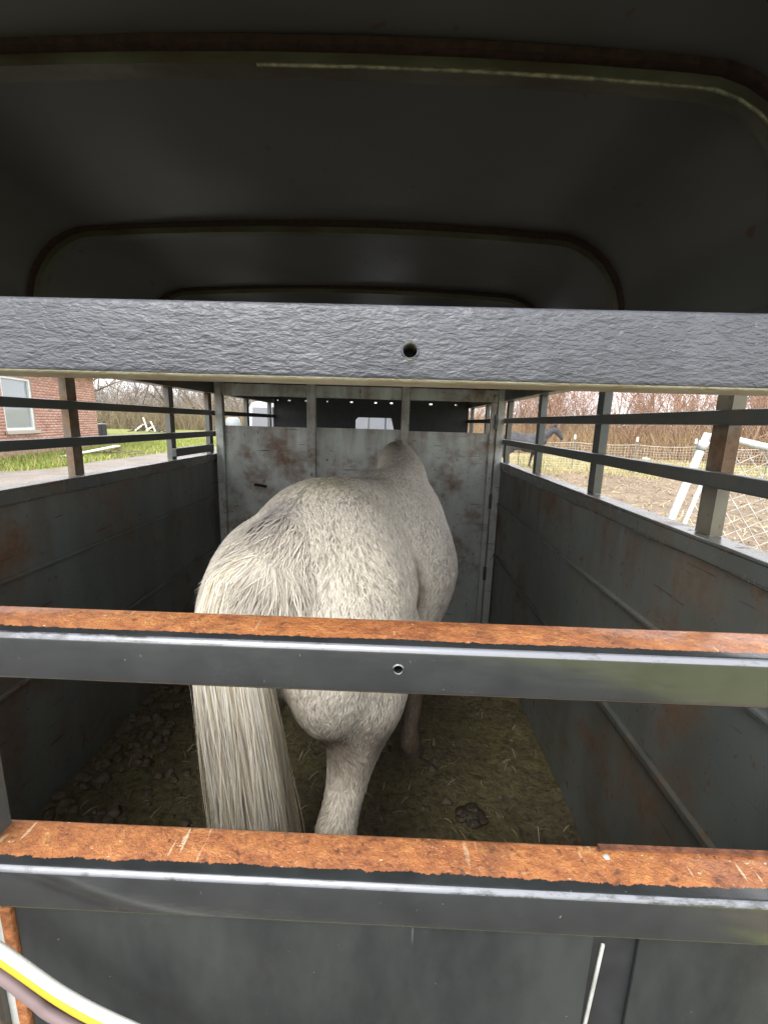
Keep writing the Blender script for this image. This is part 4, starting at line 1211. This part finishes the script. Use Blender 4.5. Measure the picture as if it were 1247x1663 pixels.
# ------------------------------------------------------------------ wire fence, gate, bucket in the paddock
FN = empty('wire_fence', (9.6, 17.6, GZ)); tag(FN, 'welded wire fence on white capped steel posts across the paddock', 'fence')
posts = [(3.2, 19.6), (5.5, 19.05), (7.65, 18.7), (9.62, 17.6), (11.6, 17.2), (14.2, 17.0), (17.2, 16.8), (20.5, 16.4)]
pm = simple('green grey post steel', (.12, .15, .125), .6); capm = simple('white post cap', (.80, .80, .78), .5)
zt = 1.12
for x_, y_ in posts:
    b = MB().box(x_ - .018, x_ + .018, y_ - .004, y_ + .004, GZ, GZ + zt + .16).box(x_ - .004, x_ + .004, y_ + .004, y_ + .032, GZ, GZ + zt + .16)
    p_ = b.build('post', pm, FN)
    MB().box(x_ - .032, x_ + .032, y_ - .02, y_ + .045, GZ + zt + .12, GZ + zt + .30, bev=.012).build('cap', capm, p_)
b = MB()
for (xa, ya), (xb, yb) in zip(posts, posts[1:]):
    L_ = math.hypot(xb - xa, yb - ya); n = int(L_ / .11)
    for z_ in np.linspace(.06, zt, 11):
        sag = .05 if z_ > .9 else .02
        pts = [Vector((xa + (xb - xa) * t, ya + (yb - ya) * t - .012, GZ + z_ - sag * 4 * t * (1 - t))) for t in (0, .25, .5, .75, 1)]
        b.tube(pts, .0035 if z_ < zt - .01 else .009, 3, False)
    for k in range(n):
        t = (k + .5) / n; s_ = .04 * 4 * t * (1 - t)
        x_, y_ = xa + (xb - xa) * t, ya + (yb - ya) * t - .018
        b.tube([(x_, y_, GZ + .05), (x_ + random.uniform(-.01, .01), y_, GZ + zt - s_)], .003, 3, False)
mw = b.build('wire_mesh', simple('galvanised wire', (.62, .60, .57), .5, .3), FN); mw['kind'] = 'stuff'
bk = empty('bucket', (12.05, 21.2, GZ)); tag(bk, 'white plastic bucket on the grass beyond the wire fence', 'bucket')
MB().lathe([(.13, 0), (.165, .36), (.175, .36), (.175, .40), (.16, .40), (.155, .37), (.12, .02)], 24, (0, 0, 0)).build('pail', capm, bk, local=True, smooth=True)
MB().tube([(.172 * math.cos(a), .172 * math.sin(a) * .3 - .06 * math.sin(a), .37 + .0 * a - .14 * math.sin(a)) for a in np.linspace(0, math.pi, 12)], .004, 5).build('handle', pm, bk, local=True)
cg = empty('pipe_gate', (18.0, 29.3, GZ)); tag(cg, 'rusty red pipe gate standing in front of the thicket', 'gate')
rp = simple('red gate paint', (.26, .12, .095), .6)
GA, GB = Vector((17.15, 29.6, GZ)), Vector((19.6, 29.0, GZ))
for z_ in (.35, .62, .89, 1.16, 1.43, 1.62):
    MB().tube([GA + Vector((0, 0, z_)), GB + Vector((0, 0, z_ - .04))], .028, 8).build('rail', rp if z_ < 1.5 else simple('pale worn gate rail', (.45, .36, .32), .6), cg)
for t in (0, .5, 1):
    p = GA.lerp(GB, t); MB().tube([p + Vector((0, -.04, .02)), p + Vector((0, -.04, 1.64))], .032, 8).build('upright', rp, cg)

# chain-link panel propped beside the trailer
cl = empty('chain_link_panel', (1.75, 2.2, GZ)); tag(cl, 'white pipe framed chain link panel leaning beside the trailer', 'panel')
TL = Vector((1.74, 2.2, 1.37)); bdir = Vector((.885, -.40, -.23)).normalized(); adir = Vector((-.28, 0, -.96)); adir = (adir - bdir * adir.dot(bdir)).normalized()
WW, LL = 1.25, 1.42
TR, BL_, BR = TL + bdir * WW, TL + adir * LL, TL + adir * LL + bdir * WW
wp = simple('chalky white pipe', (.50, .51, .50), .5, .1, .15, 40)
for p, q, nm in ((TL, BL_, 'pipe'), (TR, BR, 'pipe'), (BL_, BR, 'pipe')):
    MB().tube([p, p.lerp(q, .5), q], .0175, 12).build(nm, wp, cl, smooth=True)
MB().tube([TL + adir * .05, TL + adir * .012 + bdir * .008, TL + bdir * .05, TL.lerp(TR, .5), TR], .0175, 12).build('pipe', wp, cl, smooth=True)
for p in (TL + adir * .06, TL + bdir * .10): MB().tube([p - (adir if p == TL + adir * .06 else bdir) * .022, p + (adir if p == TL + adir * .06 else bdir) * .022], .0225, 12).build('clamp', wp, cl, smooth=True)
MB().tube([TL + adir * .16 + bdir * .06, BL_ - adir * .05 + bdir * .06], .010, 8).build('tension_bar', wp, cl, smooth=True)
b = MB(); stp = .068; nr = bdir.cross(adir).normalized()
def cl_wire(u0, v0, su):
    pts = []; u, v = u0, v0; k = 0
    while v < LL - .01:
        if .03 < u < WW - .02: pts.append(TL + bdir * u + adir * v + nr * (.005 if k % 2 else -.005))
        elif len(pts) > 1: b.tube(pts, .0022, 4, False); pts = []
        u += su * stp / 2; v += stp / 2; k += 1
    if len(pts) > 1: b.tube(pts, .0022, 4, False)
for k in range(-30, 40):
    cl_wire(.03 + k * stp, .03, 1); cl_wire(.03 + k * stp, .03, -1)
mw = b.build('chain_mesh', simple('pale galvanised mesh', (.48, .46, .41), .45, .3), cl); mw['kind'] = 'stuff'

# ------------------------------------------------------------------ vehicles ahead of the trailer
g = G('silver paint'); g.set(col=(.52, .53, .55), metal=.55, rough=.28, coat=.6, coatr=.08, spec=.5, normal=g.bump(g.noise(3, 2), .04, .05)); M['silver'] = g.m
g = G('white vehicle paint'); g.set(col=(.74, .76, .80), rough=.3, coat=.6, coatr=.1); M['carwhite'] = g.m
g = G('vehicle glass'); g.set(col=(.22, .23, .25), rough=.12, spec=.45, trans=.2); M['carglass'] = g.m
lampr = simple('red lamp', (.45, .02, .02), .25); seatm = simple('tan seat cloth', (.33, .25, .17), .9)
def wheel(par, x, y, r=.38, w=.25):
    o = MB().lathe([(r * .6, -w / 2), (r * .93, -w / 2), (r, -w * .35), (r, w * .35), (r * .93, w / 2), (r * .6, w / 2)], 28, (x, y, r), 'x').build('wheel', tyre_m, par, local=True); smooth_angle(o, 35)
    MB().lathe([(.04, -w * .4), (r * .59, -w * .45), (r * .59, w * .45), (.04, w * .4)], 20, (x, y, r), 'x').build('rim', rim_m, o, local=True)
TK = empty('tow_truck', (0, 5.9, GZ)); tag(TK, 'silver pickup truck hitched in front of the trailer', 'truck')
MB().box(-.97, .97, 0, 2.1, .55, 1.22, bev=.05).build('cargo_bed', M['silver'], TK, local=True)
MB().box(-.97, .97, 2.13, 5.6, .50, 1.20, bev=.07).build('body', M['silver'], TK, local=True)
cab = MB()                                    # roof, pillars; the window openings stay open
cab.box(-.80, .80, 2.35, 4.0, 1.80, 1.88, bev=.03)
for x_ in (-.80, .80):
    cab.bar((x_ * 1.08, 2.15, 1.19), (x_, 2.36, 1.82), .10, .10, .02).bar((x_ * 1.10, 3.15, 1.19), (x_, 3.15, 1.82), .06, .12, .02).bar((x_ * 1.08, 4.75, 1.19), (x_, 3.98, 1.82), .08, .08, .02)
cab.box(-.80, .80, 2.20, 2.30, 1.20, 1.32, bev=.02)
cb = cab.build('cab', M['carwhite'], TK, local=True)
b = MB(); vs = [b.bm.verts.new(p) for p in ((-.80, 2.22, 1.32), (.80, 2.22, 1.32), (.76, 2.38, 1.80), (-.76, 2.38, 1.80))]; b.bm.faces.new(vs)
bm_ = b.bm; bmesh.ops.solidify(bm_, geom=bm_.faces[:], thickness=.006); b.build('rear_window', M['carglass'], TK, local=True)
for x_ in (-.26, .26): MB().bar((x_, 2.225, 1.32), (x_ * .97, 2.378, 1.80), .03, .012).build('window_bar', blk, TK, local=True)
b = MB(); vs = [b.bm.verts.new(p) for p in ((-.80, 4.72, 1.22), (.80, 4.72, 1.22), (.76, 4.02, 1.80), (-.76, 4.02, 1.80))]; b.bm.faces.new(vs)
bmesh.ops.solidify(b.bm, geom=b.bm.faces[:], thickness=.006); b.build('windscreen', M['carglass'], TK, local=True)
for x_ in (-.42, .42): MB().box(x_ - .25, x_ + .25, 2.95, 3.12, .9, 1.42, bev=.05).box(x_ - .13, x_ + .13, 2.98, 3.08, 1.44, 1.64, bev=.04).build('seat', seatm, TK, local=True)
for s in (-1, 1):
    MB().box(s * .90 - .06, s * .90 + .06, -.015, .02, .75, 1.12, bev=.01).build('tail_light', lampr, TK, local=True)
    for yy in (.95, 4.7): wheel(TK, s * .86, yy)
    MB().box(s * 1.02 - .09, s * 1.02 + .09, 4.3, 4.42, 1.25, 1.45, bev=.03).build('mirror', blk, TK, local=True)
MB().box(-.95, .95, -.14, -.01, .48, .66, bev=.03).build('bumper', rim_m, TK, local=True)

VN = empty('parked_van', (-2.45, 11.0, GZ)); tag(VN, 'silver van parked ahead of the trailer on its left', 'van')
b = MB()
prof = [(-1.0, .38), (-1.0, 1.25), (-.93, 1.95), (-.84, 2.10), (-.6, 2.15), (.6, 2.15), (.84, 2.10), (.93, 1.95), (1.0, 1.25), (1.0, .38)]
b.prism(prof, 'y', 0, 4.6)
b.prism([(-1.0, .38), (-1.0, 1.1), (-.9, 1.15), (.9, 1.15), (1.0, 1.1), (1.0, .38)], 'y', 4.601, 5.5)
vo = b.build('body', M['silver'], VN, local=True); bmv = vo.modifiers.new('bev', 'BEVEL'); bmv.width = .05; bmv.segments = 3; bmv.limit_method = 'ANGLE'; bmv.angle_limit = rad(40); smooth_angle(vo, 50)
for s, x0, x1 in ((-1, -.86, -.30), (1, -.20, .84)):
    b = MB().prism([(x0, 1.28), (x1, 1.28), (x1 - .03, 1.98), (x0 + (.05 if s < 0 else .03), 1.98)], 'y', -.012, .004); b.build('rear_window', M['carglass'], VN, local=True)
    b = MB().prism([(x1 + .004, 1.24), (x1 + .03, 1.24), (x1 + .0, 2.0), (x1 - .026, 2.0)], 'y', -.016, -.001); b.build('window_seal', blk, VN, local=True)
for s in (-1, 1):
    MB().box(s * .93 - .05, s * .93 + .05, -.02, .03, .80, 1.20, bev=.01).build('tail_light', lampr, VN, local=True)
    for yy in (.9, 4.4): wheel(VN, s * .88, yy, .34, .22)
MB().box(-.98, .98, -.12, -.002, .36, .58, bev=.03).build('bumper', blk, VN, local=True)

# lidded tub under a blue sheet out by the drive
tb = empty('feed_tub', (-7.1, 20.2, GZ)); tag(tb, 'pale grey lidded tub with blue sheet on a stand beyond the drive', 'tub')
MB().lathe([(.20, .75), (.30, .80), (.34, 1.45), (.30, 1.66), (.22, 1.74), (.05, 1.75)], 24).build('tub', simple('pale grey plastic', (.28, .30, .32), .45), tb, local=True, smooth=True)
MB().box(-.5, .5, -.3, .3, .70, .745, bev=.01).build('stand_top', bark, tb, local=True)
for x_ in (-.44, .44):
    for y_ in (-.24, .24): MB().box(x_ - .03, x_ + .03, y_ - .03, y_ + .03, 0, .70).build('leg', bark, tb, local=True)
b = MB(); vv = [[b.bm.verts.new((-.52 + .22 * i / 6, -.3 + .6 * j / 6, .76 + .75 * (i / 6) ** .7 + .03 * math.sin(i * 2 + j * 1.7))) for i in range(7)] for j in range(7)]
for j in range(6):
    for i in range(6): b.bm.faces.new((vv[j][i], vv[j][i + 1], vv[j + 1][i + 1], vv[j + 1][i]))
bmesh.ops.solidify(b.bm, geom=b.bm.faces[:], thickness=.004); b.build('blue_sheet', simple('blue tarpaulin', (.06, .20, .48), .5), tb, local=True, smooth=True)

# ------------------------------------------------------------------ cords hanging on the rear gate
def cord(name, label, pts, r, mat, cat='rope'):
    m = []
    P = [Vector(p) for p in pts]; P = [P[0]] + P + [P[-1]]
    for i in range(1, len(P) - 2):
        for k in range(8):
            t = k / 8; v0, v1, v2, v3 = P[i - 1], P[i], P[i + 1], P[i + 2]
            m.append(.5 * ((2 * v1) + (v2 - v0) * t + (2 * v0 - 5 * v1 + 4 * v2 - v3) * t * t + (3 * v1 - v0 - 3 * v2 + v3) * t ** 3))
    m.append(P[-1])
    return tag(MB().tube(m, r, 14).build(name, mat, None, smooth=True), label, cat, 'cords tied along the rear gate')
def cordmat(name, col, rough):
    g = G(name); n = g.noise(14, 3); g.set(col=g.mix(g.ramp(n, [(.3, 0.0), (.7, .2)]), col, tuple(c * .8 for c in col)), rough=rough, spec=.4, normal=g.bump(g.noise(300, 2), .1, .001)); return g.m
cord('rope', 'white cord uppermost of the three crossing the rear gate corner', [(-0.52, 0.325, 1.36), (-0.3, 0.318, 1.06), (-0.185, 0.308, 0.958), (-0.11, 0.308, 0.899), (-0.053, 0.308, 0.847), (0.006, 0.308, 0.81), (0.1, 0.308, 0.765), (0.3, 0.308, 0.715)], .0044, cordmat('white cord', (.62, .62, .57), .6))
cord('rope', 'yellow cord between the white and the mauve one at the gate corner', [(-0.52, 0.318, 1.334), (-0.3, 0.312, 1.039), (-0.185, 0.308, 0.942), (-0.112, 0.308, 0.888), (-0.06, 0.308, 0.84), (-0.018, 0.308, 0.811), (0.09, 0.308, 0.752), (0.3, 0.308, 0.704)], .0040, cordmat('yellow cord', (.55, .38, .03), .5))
cord('rope', 'mauve glossy cord lowest of the three crossing the rear gate corner', [(-0.52, 0.308, 1.309), (-0.3, 0.3, 1.019), (-0.185, 0.308, 0.924), (-0.115, 0.308, 0.869), (-0.085, 0.308, 0.838), (-0.055, 0.308, 0.811), (0.08, 0.308, 0.731), (0.3, 0.308, 0.689)], .0050, cordmat('mauve cord', (.21, .155, .155), .3))
